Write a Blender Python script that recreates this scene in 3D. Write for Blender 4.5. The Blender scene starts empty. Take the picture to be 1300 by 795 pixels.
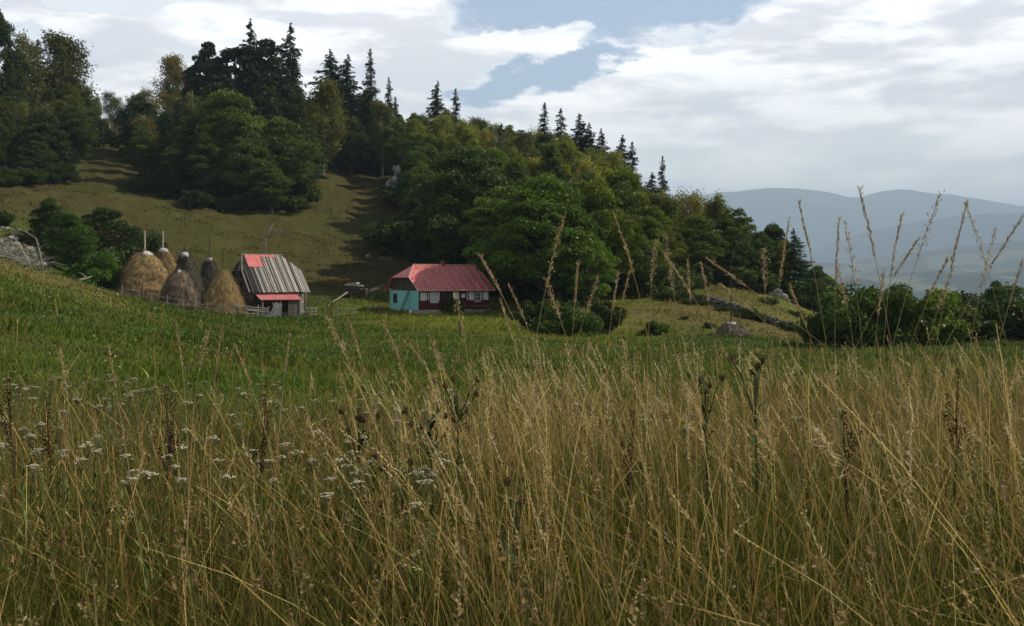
import bpy, math, random
import numpy as np
from mathutils import Vector, Matrix
R = math.radians
scene = bpy.context.scene
COL = scene.collection

# ------------------------------------------------------------------ camera, world, sun, exposure
EYE = 1.25
cam = bpy.data.cameras.new("camera"); camo = bpy.data.objects.new("camera", cam); COL.objects.link(camo)
camo.location = (0, 0, EYE); camo.rotation_euler = (R(90), 0, 0)
cam.sensor_width = 36; cam.lens = 36; cam.shift_y = -44.5 / 1300
cam.clip_start = 0.05; cam.clip_end = 40000
scene.camera = camo
cam.dof.use_dof = True; cam.dof.focus_distance = 6.5; cam.dof.aperture_fstop = 11
scene.render.resolution_x = 1024; scene.render.resolution_y = 626
scene.view_settings.view_transform = 'Standard'; scene.view_settings.look = 'None'
scene.view_settings.gamma = 1; scene.view_settings.exposure = 0.36
SUNV = Vector((0.70, 0.10, 0.62)).normalized()
sun = bpy.data.lights.new("sun", 'SUN'); sun.energy = 5.0; sun.angle = R(0.5); sun.color = (1.0, .90, .74)
suno = bpy.data.objects.new("sun", sun); COL.objects.link(suno)
suno.rotation_euler = SUNV.to_track_quat('Z', 'Y').to_euler(); suno.location = (60, 10, 80)

class NG:
    """tiny node graph helper"""
    def __init__(s, nt): s.nt = nt; s.n = nt.nodes; s.l = nt.links
    def new(s, t, **kw):
        nd = s.n.new(t)
        for k, v in kw.items(): setattr(nd, k, v)
        return nd
    def put(s, sock, v):
        if isinstance(v, bpy.types.NodeSocket): s.l.new(v, sock)
        else:
            if hasattr(sock.default_value, '__len__') and not hasattr(v, '__len__'): v = [v] * len(sock.default_value)
            sock.default_value = v
    def m(s, op, a, b=0.0, c=None, clamp=False):
        nd = s.new('ShaderNodeMath', operation=op, use_clamp=clamp)
        s.put(nd.inputs[0], a); s.put(nd.inputs[1], b)
        if c is not None: s.put(nd.inputs[2], c)
        return nd.outputs[0]
    def vm(s, op, a, b):
        nd = s.new('ShaderNodeVectorMath', operation=op); s.put(nd.inputs[0], a); s.put(nd.inputs[1], b); return nd.outputs[0]
    def noise(s, vec, scale, detail=4, rough=.5, out='Fac', dist=0.0, lac=2.0):
        nd = s.new('ShaderNodeTexNoise'); s.put(nd.inputs['Vector'], vec)
        nd.inputs['Scale'].default_value = scale; nd.inputs['Detail'].default_value = detail
        nd.inputs['Roughness'].default_value = rough; nd.inputs['Distortion'].default_value = dist
        nd.inputs['Lacunarity'].default_value = lac
        return nd.outputs[out]
    def ramp(s, v, lo, hi, a=0.0, b=1.0, smooth=True):
        nd = s.new('ShaderNodeMapRange', clamp=True)
        if smooth: nd.interpolation_type = 'SMOOTHSTEP'
        s.put(nd.inputs[0], v); nd.inputs[1].default_value = lo; nd.inputs[2].default_value = hi
        nd.inputs[3].default_value = a; nd.inputs[4].default_value = b
        return nd.outputs[0]
    def mix(s, f, a, b, mode='MIX'):
        nd = s.new('ShaderNodeMix', data_type='RGBA', blend_type=mode)
        s.put(nd.inputs[0], f)
        for i, v in ((6, a), (7, b)):
            if not isinstance(v, bpy.types.NodeSocket) and len(v) == 3: v = (*v, 1)
            s.put(nd.inputs[i], v)
        return nd.outputs[2]
    def comb(s, x, y, z):
        nd = s.new('ShaderNodeCombineXYZ')
        for i, v in enumerate((x, y, z)): s.put(nd.inputs[i], v)
        return nd.outputs[0]

world = bpy.data.worlds.new("World"); scene.world = world; world.use_nodes = True
g = NG(world.node_tree); g.n.clear()
sky = g.new('ShaderNodeTexSky', sky_type='NISHITA'); sky.sun_disc = False
sky.sun_elevation = math.asin(SUNV.z); sky.sun_rotation = math.atan2(SUNV.x, SUNV.y)
sky.air_density = 1.0; sky.dust_density = 1.2; sky.ozone_density = 1.5
tc = g.new('ShaderNodeTexCoord').outputs['Generated']
sx = g.new('ShaderNodeSeparateXYZ'); g.l.new(tc, sx.inputs[0]); X, Y, Z = sx.outputs
az = g.m('ARCTAN2', X, Y); el = g.m('ARCSINE', Z)
zz = g.m('ADD', g.m('MAXIMUM', Z, 0.0), 0.10)
pl = g.comb(g.m('DIVIDE', X, zz), g.m('DIVIDE', Y, zz), 0.0)
wob = g.noise(g.comb(g.m('MULTIPLY', az, 1.0), g.m('MULTIPLY', el, 2.2), 3.1), 9.0, 6, .6)
wob = g.m('SUBTRACT', wob, .5)
wob2 = g.m('SUBTRACT', g.noise(g.comb(az, g.m('MULTIPLY', el, 2.0), 9.7), 5.0, 7, .62), .5)
n3 = g.noise(g.comb(g.m('MULTIPLY', az, 1.0), g.m('MULTIPLY', el, 3.0), 5.7), 22, 5, .6)
def hole(a0, e0, ra, re, tilt=0.0):
    da = g.m('ADD', g.m('SUBTRACT', az, a0), g.m('MULTIPLY', wob, .22))
    de = g.m('ADD', g.m('SUBTRACT', el, e0), g.m('MULTIPLY', wob2, .13))
    de = g.m('SUBTRACT', de, g.m('MULTIPLY', da, tilt))
    q = g.m('ADD', g.m('POWER', g.m('ABSOLUTE', g.m('DIVIDE', da, ra)), 2), g.m('POWER', g.m('ABSOLUTE', g.m('DIVIDE', de, re)), 2))
    return g.ramp(g.m('ADD', q, g.m('MULTIPLY', g.m('SUBTRACT', n3, .5), 1.1)), .45, 1.15, 1.0, 0.0)
h1 = hole(.105, .272, .19, .060, .12)
h2 = hole(.045, .195, .085, .020, .18)
h3 = hole(-.46, .215, .05, .018, 0)
h4 = hole(-.37, .262, .06, .016, 0)
tongue = hole(-.01, .222, .10, .014, .03)
hh = g.m('MAXIMUM', h1, h2); hh = g.m('SUBTRACT', hh, g.m('MULTIPLY', tongue, .9))
hh = g.m('MAXIMUM', hh, g.m('MULTIPLY', g.m('MAXIMUM', h3, h4), .45))
n1 = g.noise(pl, .55, 8, .56, dist=.2)
n2 = g.noise(g.comb(g.m('MULTIPLY', az, 1.0), g.m('MULTIPLY', el, 4.2), 1.7), 6.5, 8, .55, dist=.15)
cover = g.m('ADD', g.ramp(n1, .30, .50, .80, 1.0), 0.0)
cover = g.m('SUBTRACT', cover, g.m('MULTIPLY', hh, .93), clamp=True)
shade = g.m('ADD', g.m('MULTIPLY', n2, .75), g.m('MULTIPLY', n3, .25))
shade = g.ramp(shade, .41, .58)
edge = g.ramp(hh, .02, .5)
shade = g.m('MAXIMUM', shade, edge)
ccol = g.mix(shade, (.56, .555, .58), (.94, .915, .875))
low = g.ramp(el, .04, .20, .62, 0.0)
ccol = g.mix(low, ccol, (1.0, .95, .88))
bg1 = g.new('ShaderNodeBackground')
skyc = g.mix(.38, sky.outputs[0], (3.3, 4.5, 6.6))
g.l.new(skyc, bg1.inputs[0]); bg1.inputs[1].default_value = 0.115
bg2 = g.new('ShaderNodeBackground'); g.l.new(ccol, bg2.inputs[0]); g.l.new(g.ramp(el, .30, .62, 1.62, .22), bg2.inputs[1])
ms = g.new('ShaderNodeMixShader'); g.l.new(cover, ms.inputs[0]); g.l.new(bg1.outputs[0], ms.inputs[1]); g.l.new(bg2.outputs[0], ms.inputs[2])
wo = g.new('ShaderNodeOutputWorld'); g.l.new(ms.outputs[0], wo.inputs[0])

# ------------------------------------------------------------------ noise + terrain
def hash2(ix, iy, seed=0):
    n = (ix.astype(np.int64) * 374761393 + iy.astype(np.int64) * 668265263 + seed * 1442695041) & 0xffffffff
    n = ((n ^ (n >> 13)) * 1274126177) & 0xffffffff
    return ((n ^ (n >> 16)) & 0xffff) / 65535.0
def vnoise(x, y, seed=0):
    x = np.asarray(x, float); y = np.asarray(y, float)
    ix = np.floor(x); iy = np.floor(y); fx = x - ix; fy = y - iy
    fx = fx * fx * (3 - 2 * fx); fy = fy * fy * (3 - 2 * fy)
    a = hash2(ix, iy, seed); b = hash2(ix + 1, iy, seed); c = hash2(ix, iy + 1, seed); d = hash2(ix + 1, iy + 1, seed)
    return (a * (1 - fx) + b * fx) * (1 - fy) + (c * (1 - fx) + d * fx) * fy
def fbm(x, y, oct=4, seed=0):
    s = 0; a = .5; t = 0
    for i in range(oct):
        s = s + a * vnoise(x * 2 ** i, y * 2 ** i, seed + i * 7); t += a; a *= .5
    return s / t
DS = np.array([0.5, 5, 15, 30, 50, 62, 75, 90, 105, 125, 150, 180, 220, 260, 300, 360, 500, 900, 1600, 3000])
US = np.array([-500, 0, 130, 230, 330, 450, 560, 700, 830, 930, 1030, 1180, 1500, 2200])
TAB = np.array([
 [-1.25,-1.25,-1.2,-0.2,1.5,2.3,2.6,4.0,6.5,10,15,21,30,38,46,52,48,0,-120,-190],      # -500
 [-1.25,-1.25,-1.35,-0.95,0.3,.95,.8,1.6,4.0,7.5,12,18,27,36,45,52,45,0,-120,-190],    # 0
 [-1.25,-1.28,-1.5,-1.55,-1.2,-.95,-.85,-1.6,-.9,3,9,16.5,26,36,47,50,40,-10,-130,-190],  # 130
 [-1.25,-1.30,-1.6,-2.0,-2.15,-2.3,-2.5,-2.75,-2.8,.5,6.5,14,24,34,45,50,38,-20,-130,-190],  # 230
 [-1.25,-1.30,-1.7,-2.4,-2.95,-3.15,-3.4,-3.75,-4.0,-1.5,4.5,12,26,40,47,48,34,-20,-130,-190],  # 330
 [-1.25,-1.32,-1.75,-2.6,-3.25,-3.5,-3.75,-3.95,-3.7,-1.9,3,10,20,33,38,39,26,-30,-140,-190],  # 450
 [-1.25,-1.32,-1.8,-2.7,-3.45,-3.7,-3.95,-4.05,-3.75,-2.6,2,9,21,29,32,30,14,-40,-150,-190],  # 560
 [-1.25,-1.33,-1.85,-2.8,-3.7,-4.1,-4.45,-4.6,-4.0,-1.5,4,11,18.5,18,14,8,-6,-60,-160,-190],  # 700
 [-1.25,-1.33,-1.85,-2.9,-3.9,-4.35,-4.8,-4.6,-2.9,-.8,2.5,7,8,4,-2,-12,-32,-90,-170,-190],  # 830
 [-1.25,-1.33,-1.85,-2.9,-3.95,-4.5,-4.9,-4.7,-3.3,-.8,.8,-2,-10,-18,-26,-38,-60,-110,-180,-195],  # 930
 [-1.25,-1.33,-1.85,-2.9,-4.0,-4.6,-5.15,-5.5,-5.5,-3.7,-6,-12,-21,-30,-39,-51,-75,-125,-185,-195],  # 1030
 [-1.25,-1.33,-1.85,-2.9,-4.0,-4.5,-4.9,-5.6,-7.2,-11,-17.5,-25,-34,-43,-52,-65,-90,-135,-190,-195],  # 1180
 [-1.25,-1.33,-1.85,-2.9,-4.0,-4.5,-4.9,-5.6,-7.5,-12,-19,-27,-37,-46,-55,-68,-95,-140,-190,-195],
 [-1.25,-1.33,-1.85,-2.9,-4.0,-4.5,-4.9,-5.6,-7.5,-12,-19,-27,-37,-46,-55,-68,-95,-140,-190,-195]])
LD = np.log(DS); SA = np.arctan((US - 650) / 1300.0)
_na, _nd = 360, 420
ga = np.linspace(SA[0], SA[-1], _na); gd = np.linspace(LD[0], LD[-1], _nd)
_t = np.array([np.interp(gd, LD, row) for row in TAB])
G = np.array([np.interp(ga, SA, _t[:, j]) for j in range(_nd)]).T
def blur(A, ax, w):
    k = np.exp(-np.linspace(-2, 2, 2 * w + 1) ** 2); k /= k.sum()
    P_ = np.pad(A, [(w, w) if i == ax else (0, 0) for i in range(2)], mode='edge')
    return sum(k[i] * (P_[i:i + A.shape[0], :] if ax == 0 else P_[:, i:i + A.shape[1]]) for i in range(2 * w + 1))
G = blur(G, 0, 9); G = blur(G, 1, 4)
def height(x, y):
    x = np.asarray(x, float); y = np.asarray(y, float)
    a = np.arctan2(x, y); rr = np.hypot(x, y)
    ac = np.clip(a, ga[0], ga[-1])
    d = np.where(np.abs(a) < 1.2, rr * np.cos(ac), rr * math.cos(1.0))
    d = np.clip(d, DS[0], DS[-1] * .999)
    i = np.clip((ac - ga[0]) / (ga[1] - ga[0]), 0, _na - 1.001); j = np.clip((np.log(d) - gd[0]) / (gd[1] - gd[0]), 0, _nd - 1.001)
    i0 = i.astype(int); j0 = j.astype(int); fi = i - i0; fj = j - j0
    z = (G[i0, j0] * (1 - fi) + G[i0 + 1, j0] * fi) * (1 - fj) + (G[i0, j0 + 1] * (1 - fi) + G[i0 + 1, j0 + 1] * fi) * fj
    back = np.clip((np.abs(a) - 1.15) / .9, 0, 1)
    z = z * (1 - back) + (-1.25 + .0 * z) * back
    amp = np.clip(rr / 60.0, .3, 1)
    z = z + (fbm(x / 1.3, y / 1.3, 3, 5) - .5) * .10 + (fbm(x / 9., y / 9., 4, 9) - .5) * .5 * amp * np.clip((rr - 8) / 40, 0, 1)
    z = z + (fbm(x / 40., y / 40., 4, 19) - .5) * np.clip((rr - 130) / 60, 0, 1) * 3.0 + (fbm(x / 3., y / 3., 3, 29) - .5) * np.clip((rr - 110) / 60, 0, 1) * 1.5 + (fbm(x / 11., z / .9, 3, 39) - .5) * np.clip((rr - 112) / 30, 0, 1) * .2
    return z + EYE
def gp(u, D, dz=0.0):
    x = (u - 650) / 1300.0 * D
    return Vector((x, D, float(height(x, D)) + dz))
def ss(x, a, b): t = np.clip((x - a) / (b - a), 0, 1); return t * t * (3 - 2 * t)
def gcol(x, y):
    """colour of the sward: lush meadow, dry banks, mown field, and a painted sunlit strip"""
    x = np.asarray(x, float); y = np.asarray(y, float)
    D = np.maximum(np.hypot(x, y), .1); yy = np.maximum(y, .1); u = np.where(y > 0, x / yy * 1300 + 650, 3000)
    n = fbm(x / 7., y / 7., 4, 40); n2 = fbm(x / 2., y / 2., 3, 50); n3 = fbm(x / 25., y / 25., 3, 60)
    green = np.array([.058, .102, .008]); lush = np.array([.036, .074, .006]); dry = np.array([.20, .165, .070]); olive = np.array([.056, .056, .010]); brown = np.array([.060, .040, .013])
    sunlit_green = np.array([.13, .155, .014])
    c = green + (lush - green) * ss(n, .35, .62)[..., None]
    def mx(c, t, w): return c + (t - c) * w[..., None]
    c = mx(c, olive, .6 * ss(n2, .55, .72)); n4 = fbm(x / 14., y / 3.5, 3, 83); c = mx(c, np.array([.085, .115, .012]), .55 * ss(n4, .5, .68)); c = mx(c, np.array([.10, .085, .025]), .5 * ss(n3, .56, .7) * ss(n2, .4, .6))
    c = mx(c, sunlit_green, .85 * ss(y + (n - .5) * 16, 66, 82) * (1 - ss(y, 112, 124)) * ss(u, 420, 520) * (1 - ss(u, 800, 860)))  # patch of sunlight near the house, painted as lighter yellow-green grass
    c = mx(c, sunlit_green, .35 * ss(y, 85, 100) * ss(u, 380, 440) * (1 - ss(u, 800, 860)))
    crest = (1 - ss(u + (n - .5) * 90, 120, 190)) * ss(y + (n - .5) * 14, 40, 52) * (1 - ss(y, 84, 92))
    c = mx(c, np.array([.185, .165, .055]), .85 * crest * (.55 + .45 * ss(n2, .3, .6)))
    hill = ss(y, 112, 135) * (1 - ss(u, 540, 640))
    hc = olive + (brown - olive) * ss(n, .42, .66)[..., None]
    hc = hc * .72 + (np.array([.085, .075, .025]) - hc * .72) * (ss(n2, .5, .75) * .6)[..., None]
    c = c + (hc - c) * hill[..., None]
    fld = ss(u + (n - .5) * 40, 770, 820) * (1 - ss(u, 1060, 1090)) * ss(y + (n - .5) * 5, 84, 89) * (1 - ss(y, 150, 170))
    c = mx(c, np.array([.155, .12, .042]) * (.75 + .5 * n2[..., None]), .88 * fld * ss(n, .2, .5))
    upper = fld * ss(u, 900, 1000) * ss(y, 106, 114)
    c = mx(c, np.array([.12, .135, .025]), .8 * upper)
    c = mx(c, np.array([.052, .050, .020]), ss(n3, .3, .6) * .5 * (1 - ss(y, 10, 16)))
    far = ss(D, 160, 400); c = mx(c, np.array([.04, .06, .022]), far * .8 * (1 - hill))
    return np.clip(c, .004, 1)

# ------------------------------------------------------------------ materials
MATS = {}
def mat(name, base, rough=.85, var=.25, scale=6.0, bump=.0, spec=.2, col2=None, stretch=(1, 1, 1), attr=None, metal=0.0, objcol=False, island=0.0):
    if name in MATS: return MATS[name]
    m = bpy.data.materials.new(name); m.use_nodes = True; g = NG(m.node_tree); b = g.n['Principled BSDF']
    tc = g.new('ShaderNodeTexCoord').outputs['Object']
    mp = g.vm('MULTIPLY', tc, stretch)
    n = g.noise(mp, scale, 6, .62)
    if col2 is None: col2 = tuple(c * (1 - var) for c in base)
    c = g.mix(g.ramp(n, .32, .68), base, col2)
    n_ = g.noise(tc, scale * .23, 4, .6); c = g.mix(g.ramp(n_, .3, .75, 0, var), c, tuple(x * .45 for x in base))
    if attr:
        a = g.new('ShaderNodeAttribute', attribute_name=attr); c = g.mix(1.0, c, a.outputs['Color'], 'MULTIPLY')
    if objcol:
        o = g.new('ShaderNodeObjectInfo'); c = g.mix(1.0, c, o.outputs['Color'], 'MULTIPLY')
    g.l.new(c, b.inputs['Base Color']); b.inputs['Roughness'].default_value = rough
    b.inputs['Specular IOR Level'].default_value = spec; b.inputs['Metallic'].default_value = metal
    if bump:
        bp = g.new('ShaderNodeBump'); bp.inputs['Strength'].default_value = bump; bp.inputs['Distance'].default_value = .03
        g.l.new(n, bp.inputs['Height']); g.l.new(bp.outputs[0], b.inputs['Normal'])
    MATS[name] = m; return m
def leafmat(name, trans=.35, objcol=True, rough=.55, spec=.25):
    m = bpy.data.materials.new(name); m.use_nodes = True; g = NG(m.node_tree); b = g.n['Principled BSDF']
    c = g.new('ShaderNodeAttribute', attribute_name='Col').outputs['Color']
    if objcol: c = g.mix(1.0, c, g.new('ShaderNodeObjectInfo').outputs['Color'], 'MULTIPLY')
    g.l.new(c, b.inputs['Base Color']); b.inputs['Roughness'].default_value = rough; b.inputs['Specular IOR Level'].default_value = spec
    t = g.new('ShaderNodeBsdfTranslucent'); g.l.new(g.mix(.25, c, (.35, .33, .03), 'MIX') if False else c, t.inputs[0])
    mx = g.new('ShaderNodeMixShader'); mx.inputs[0].default_value = trans
    g.l.new(b.outputs[0], mx.inputs[1]); g.l.new(t.outputs[0], mx.inputs[2]); g.l.new(mx.outputs[0], g.n['Material Output'].inputs[0])
    MATS[name] = m; return m
LEAF = leafmat('foliage', .42); GRASSM = leafmat('grass_blades', .35, objcol=False, rough=.6, spec=.15); NEEDLE = leafmat('needles', .12, rough=.7)
BARK = mat('bark', (.11, .085, .06), .95, .5, 9, .6, stretch=(3, 3, .6)); BIRCHB = mat('birch_bark', (.55, .53, .48), .8, .4, 7, .3, col2=(.12, .11, .10), stretch=(1, 1, 3))
DEADW = mat('dead_wood', (.30, .28, .25), .9, .5, 14, .4, stretch=(2, 2, .5))
WOODG = mat('weathered_wood', (.24, .215, .185), .9, .45, 22, .4)
WOODD = mat('dark_wood', (.055, .045, .037), .9, .5, 18, .4)
STONE = mat('lichen_stone', (.30, .29, .27), .95, .5, 7, .8, col2=(.12, .115, .10), attr='Col')
STRAW = mat('straw', (.245, .19, .105), .95, .4, 14, .9, attr='Col')

# ------------------------------------------------------------------ mesh building
class MB:
    def __init__(s): s.v = []; s.f = []; s.c = []; s.mi = []; s.col = (1, 1, 1); s.m = 0
    def add(s, vs, fs):
        o = len(s.v); s.v += [tuple(v) for v in vs]; s.c += [(*s.col, 1)] * len(vs)
        s.f += [tuple(i + o for i in f) for f in fs]; s.mi += [s.m] * len(fs); return s
    def box(s, c, d, rot=None, jit=0.0):
        c = Vector(c); vs = []
        for x in (-1, 1):
            for y in (-1, 1):
                for z in (-1, 1):
                    p = Vector((x * d[0] / 2, y * d[1] / 2, z * d[2] / 2))
                    if jit: p += Vector([random.uniform(-jit, jit) * d[i] for i in range(3)])
                    if rot is not None: p = rot @ p
                    vs.append(c + p)
        return s.add(vs, [(0, 1, 3, 2), (4, 6, 7, 5), (0, 4, 5, 1), (2, 3, 7, 6), (0, 2, 6, 4), (1, 5, 7, 3)])
    def beam(s, a, b, w, h=None, roll=0.0):
        a = Vector(a); b = Vector(b); h = h or w; d = b - a
        q = d.to_track_quat('X', 'Z').to_matrix() @ Matrix.Rotation(roll, 3, 'X')
        return s.box((a + b) / 2, (d.length, w, h), q)
    def tube(s, pts, rad, n=7, cap=True):
        pts = [Vector(p) for p in pts]; vs = []; fs = []
        for i, p in enumerate(pts):
            d = (pts[min(i + 1, len(pts) - 1)] - pts[max(i - 1, 0)]).normalized()
            if d.length < .5: d = Vector((0, 0, 1))
            ax = d.cross(Vector((0.31, .95, .05))).normalized(); ay = d.cross(ax)
            r = rad[i] if hasattr(rad, '__len__') else rad
            for k in range(n): t = 2 * math.pi * k / n; vs.append(p + ax * math.cos(t) * r + ay * math.sin(t) * r)
        for i in range(len(pts) - 1):
            for k in range(n): a = i * n + k; b = i * n + (k + 1) % n; fs.append((a, b, b + n, a + n))
        if cap: fs.append(tuple(range(n))[::-1]); fs.append(tuple(range((len(pts) - 1) * n, len(pts) * n)))
        return s.add(vs, fs)
    def rock(s, c, r, sc=(1, 1, 1), seed=0):
        rng = random.Random(seed); vs = []; fs = []; n, m_ = 9, 6
        ph = [rng.uniform(0, 6.28) for _ in range(6)]
        for j in range(m_ + 1):
            th = math.pi * j / m_
            for k in range(n):
                a = 2 * math.pi * k / n
                w = 1 + .2 * math.sin(2 * a + ph[0]) * math.sin(th) + .16 * math.sin(3 * a + ph[1] + 2 * th) + .12 * math.sin(5 * th + ph[2] + a) + rng.uniform(-.1, .1)
                vs.append((c[0] + r * w * sc[0] * math.sin(th) * math.cos(a), c[1] + r * w * sc[1] * math.sin(th) * math.sin(a), c[2] + r * w * sc[2] * math.cos(th)))
        for j in range(m_):
            for k in range(n): fs.append((j * n + k, j * n + (k + 1) % n, (j + 1) * n + (k + 1) % n, (j + 1) * n + k))
        return s.add(vs, fs)
    def mesh(s, name, mats, smooth=False):
        me = bpy.data.meshes.new(name); me.from_pydata(s.v, [], s.f)
        a = me.color_attributes.new('Col', 'FLOAT_COLOR', 'POINT'); a.data.foreach_set('color', np.array(s.c, np.float32).ravel())
        for m in (mats if isinstance(mats, (list, tuple)) else [mats]): me.materials.append(m)
        me.polygons.foreach_set('material_index', s.mi)
        if smooth: me.polygons.foreach_set('use_smooth', [True] * len(s.f))
        me.update(); return me
    def build(s, name, mats, parent=None, smooth=False, **kw):
        o = bpy.data.objects.new(name, s.mesh(name, mats, smooth)); COL.objects.link(o)
        if parent: o.parent = parent
        for k, v in kw.items(): o[k] = v
        return o
def np_mesh(name, V, F, C, mats, smooth=False, mi=None):
    me = bpy.data.meshes.new(name); k = F.shape[1]
    me.vertices.add(len(V)); me.vertices.foreach_set('co', V.astype(np.float32).ravel())
    me.loops.add(F.size); me.loops.foreach_set('vertex_index', F.astype(np.int32).ravel())
    me.polygons.add(len(F)); me.polygons.foreach_set('loop_start', np.arange(0, F.size, k, dtype=np.int32))
    if mi is not None: me.polygons.foreach_set('material_index', mi.astype(np.int32))
    me.polygons.foreach_set('use_smooth', np.full(len(F), smooth))
    a = me.color_attributes.new('Col', 'FLOAT_COLOR', 'POINT')
    C4 = np.ones((len(V), 4), np.float32); C4[:, :3] = C; a.data.foreach_set('color', C4.ravel())
    for m in (mats if isinstance(mats, (list, tuple)) else [mats]): me.materials.append(m)
    me.update(calc_edges=True); return me
def link(name, me, parent=None, **kw):
    o = bpy.data.objects.new(name, me); COL.objects.link(o)
    if parent: o.parent = parent
    for k, v in kw.items(): o[k] = v
    return o
def thing(name, label, cat, loc=(0, 0, 0), rz=0.0, group=None, scale=None):
    o = bpy.data.objects.new(name, None); COL.objects.link(o); o.location = loc; o.rotation_euler = (0, 0, rz); o.empty_display_size = .3
    o['label'] = label; o['category'] = cat
    if group: o['group'] = group
    if scale: o.scale = scale
    return o
def tagt(o, label, cat, group=None):
    o['label'] = label; o['category'] = cat
    if group: o['group'] = group
    return o

# ------------------------------------------------------------------ ground sheet
th = np.concatenate([np.linspace(-math.pi, -.85, 70, endpoint=False), np.linspace(-.85, .85, 620, endpoint=False), np.linspace(.85, math.pi, 70, endpoint=False)])
rr = np.concatenate([[0.05], np.exp(np.linspace(math.log(.6), math.log(150), 330)), np.exp(np.linspace(math.log(151.5), math.log(24000), 200))])
T, RR = np.meshgrid(th, rr); gx = RR * np.sin(T); gy = RR * np.cos(T); gz = height(gx, gy)
V = np.stack([gx, gy, gz], -1).reshape(-1, 3); nt, nr = len(th), len(rr)
ii = np.arange(nr - 1)[:, None] * nt; jj = np.arange(nt)[None, :]; j2 = (jj + 1) % nt
F = np.stack([ii + jj, ii + nt + jj, ii + nt + j2, ii + j2], -1).reshape(-1, 4)[:, ::-1]
def ground_mat():
    m = bpy.data.materials.new('sward'); m.use_nodes = True; g = NG(m.node_tree); b = g.n['Principled BSDF']
    c = g.new('ShaderNodeAttribute', attribute_name='Col').outputs['Color']; pos = g.new('ShaderNodeNewGeometry').outputs['Position']
    f = g.ramp(g.noise(pos, 5.0, 8, .7), .35, .65); c = g.mix(f, g.mix(.42, c, (0, 0, 0)), g.mix(.25, c, (.16, .16, .06)))
    f2 = g.ramp(g.noise(pos, .45, 8, .72), .42, .58); c = g.mix(g.m('MULTIPLY', f2, .5), c, (.05, .055, .018))
    f3 = g.ramp(g.noise(pos, 26., 3, .6), .62, .72, 0, .25); c = g.mix(f3, c, (.17, .15, .08))
    g.l.new(c, b.inputs['Base Color']); b.inputs['Roughness'].default_value = 1; b.inputs['Specular IOR Level'].default_value = .05
    bp = g.new('ShaderNodeBump'); bp.inputs['Strength'].default_value = .9; bp.inputs['Distance'].default_value = .12
    g.l.new(g.noise(pos, 3.5, 8, .75), bp.inputs['Height']); g.l.new(bp.outputs[0], b.inputs['Normal'])
    return m
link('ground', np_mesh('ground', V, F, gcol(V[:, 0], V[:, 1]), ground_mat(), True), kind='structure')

# ------------------------------------------------------------------ far mountains
def range_mesh(name, D, prof, base, front, back, seed, colA, colB, nx=900, ny=120, fields=0.0):
    us = np.array([p[0] for p in prof]); vs = np.array([p[1] for p in prof])
    x = np.linspace((us[0] - 650) / 1300 * D, (us[-1] - 650) / 1300 * D, nx); y = np.concatenate([np.linspace(-1, 0, ny * 2 // 3, endpoint=False), np.linspace(0, 1, ny // 3)])
    XX, TT = np.meshgrid(x, y)
    top = (353 - np.interp(x / D * 1300 + 650, us, vs)) / 1300 * D + EYE
    k = np.exp(-np.linspace(-2, 2, 19) ** 2); k /= k.sum(); top = np.convolve(np.pad(top, 9, mode='edge'), k, 'valid'); top = top + (fbm(x / D * 30, x * 0 + seed, 5, seed) - .5) * D * .0075
    sh = np.where(TT < 0, np.cos(TT * math.pi / 2) ** 1.3, np.cos(TT * math.pi / 2) ** 1.3)
    YY = D + np.where(TT < 0, TT * front, TT * back)
    L = D * .05
    nz = fbm(XX / L / 1.2, YY / L / 1.2, 5, seed); rid = 1 - np.abs(fbm(XX / L / 1.6, YY / L / 2.4, 4, seed + 3) - .5) * 2
    Zz = base + (top[None, :] - base) * np.clip(sh * (1 + (rid - .8) * .9 * (1 - sh)), 0, 1.2) + (nz - .5) * D * .022 * np.clip(1 - sh, .06, 1)
    Zz = Zz + (vnoise(XX / L * 20, YY / L * 20, 77) - .5) * D * .0010
    V = np.stack([XX, YY, Zz], -1).reshape(-1, 3); i = np.arange(len(y) - 1)[:, None] * nx; j = np.arange(nx - 1)[None, :]
    F = np.stack([i + j, i + j + 1, i + nx + j + 1, i + nx + j], -1).reshape(-1, 4)
    w = ss(fbm(V[:, 0] / L * .9, V[:, 1] / L * .9, 4, seed + 11) - fields * 0, .57, .62)[:, None]; C = np.array(colA) * (1 - w) + np.array(colB) * w
    m = mat('slopes_' + name, (1, 1, 1), 1, .12, .01, 0, .0, attr='Col')
    link(name, np_mesh(name, V, F, C, m, True), kind='structure')
range_mesh('mountains', 16000, [(-900, 330), (200, 300), (700, 268), (860, 250), (930, 243), (960, 240), (990, 238.5), (1015, 241), (1035, 245), (1060, 253), (1075, 252), (1100, 252), (1118, 245), (1140, 243.5), (1180, 246), (1210, 250), (1245, 259), (1270, 264), (1300, 269), (1380, 290), (1700, 300), (2400, 330)], -200, 5300, 4000, 3, (.010, .022, .020), (.022, .034, .022))
range_mesh('mountains', 10600, [(-900, 350), (700, 330), (940, 338), (1000, 328), (1050, 313), (1100, 297), (1150, 285), (1200, 277), (1240, 275), (1300, 272), (1400, 262), (1700, 290), (2400, 330)], -200, 3300, 2500, 8, (.010, .022, .020), (.022, .034, .022))
range_mesh('hills', 7200, [(-900, 370), (700, 362), (900, 345), (990, 342), (1040, 336), (1100, 330), (1150, 323), (1210, 316), (1260, 310), (1300, 305), (1500, 300), (1800, 320), (2400, 350)], -195, 2200, 1500, 14, (.012, .026, .018), (.085, .09, .05))
range_mesh('hills', 4800, [(-900, 390), (700, 380), (900, 366), (1000, 358), (1060, 350), (1120, 352), (1180, 344), (1240, 346), (1300, 338), (1500, 335), (1800, 350), (2400, 370)], -194, 1600, 1000, 21, (.014, .028, .018), (.10, .105, .05))

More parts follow.
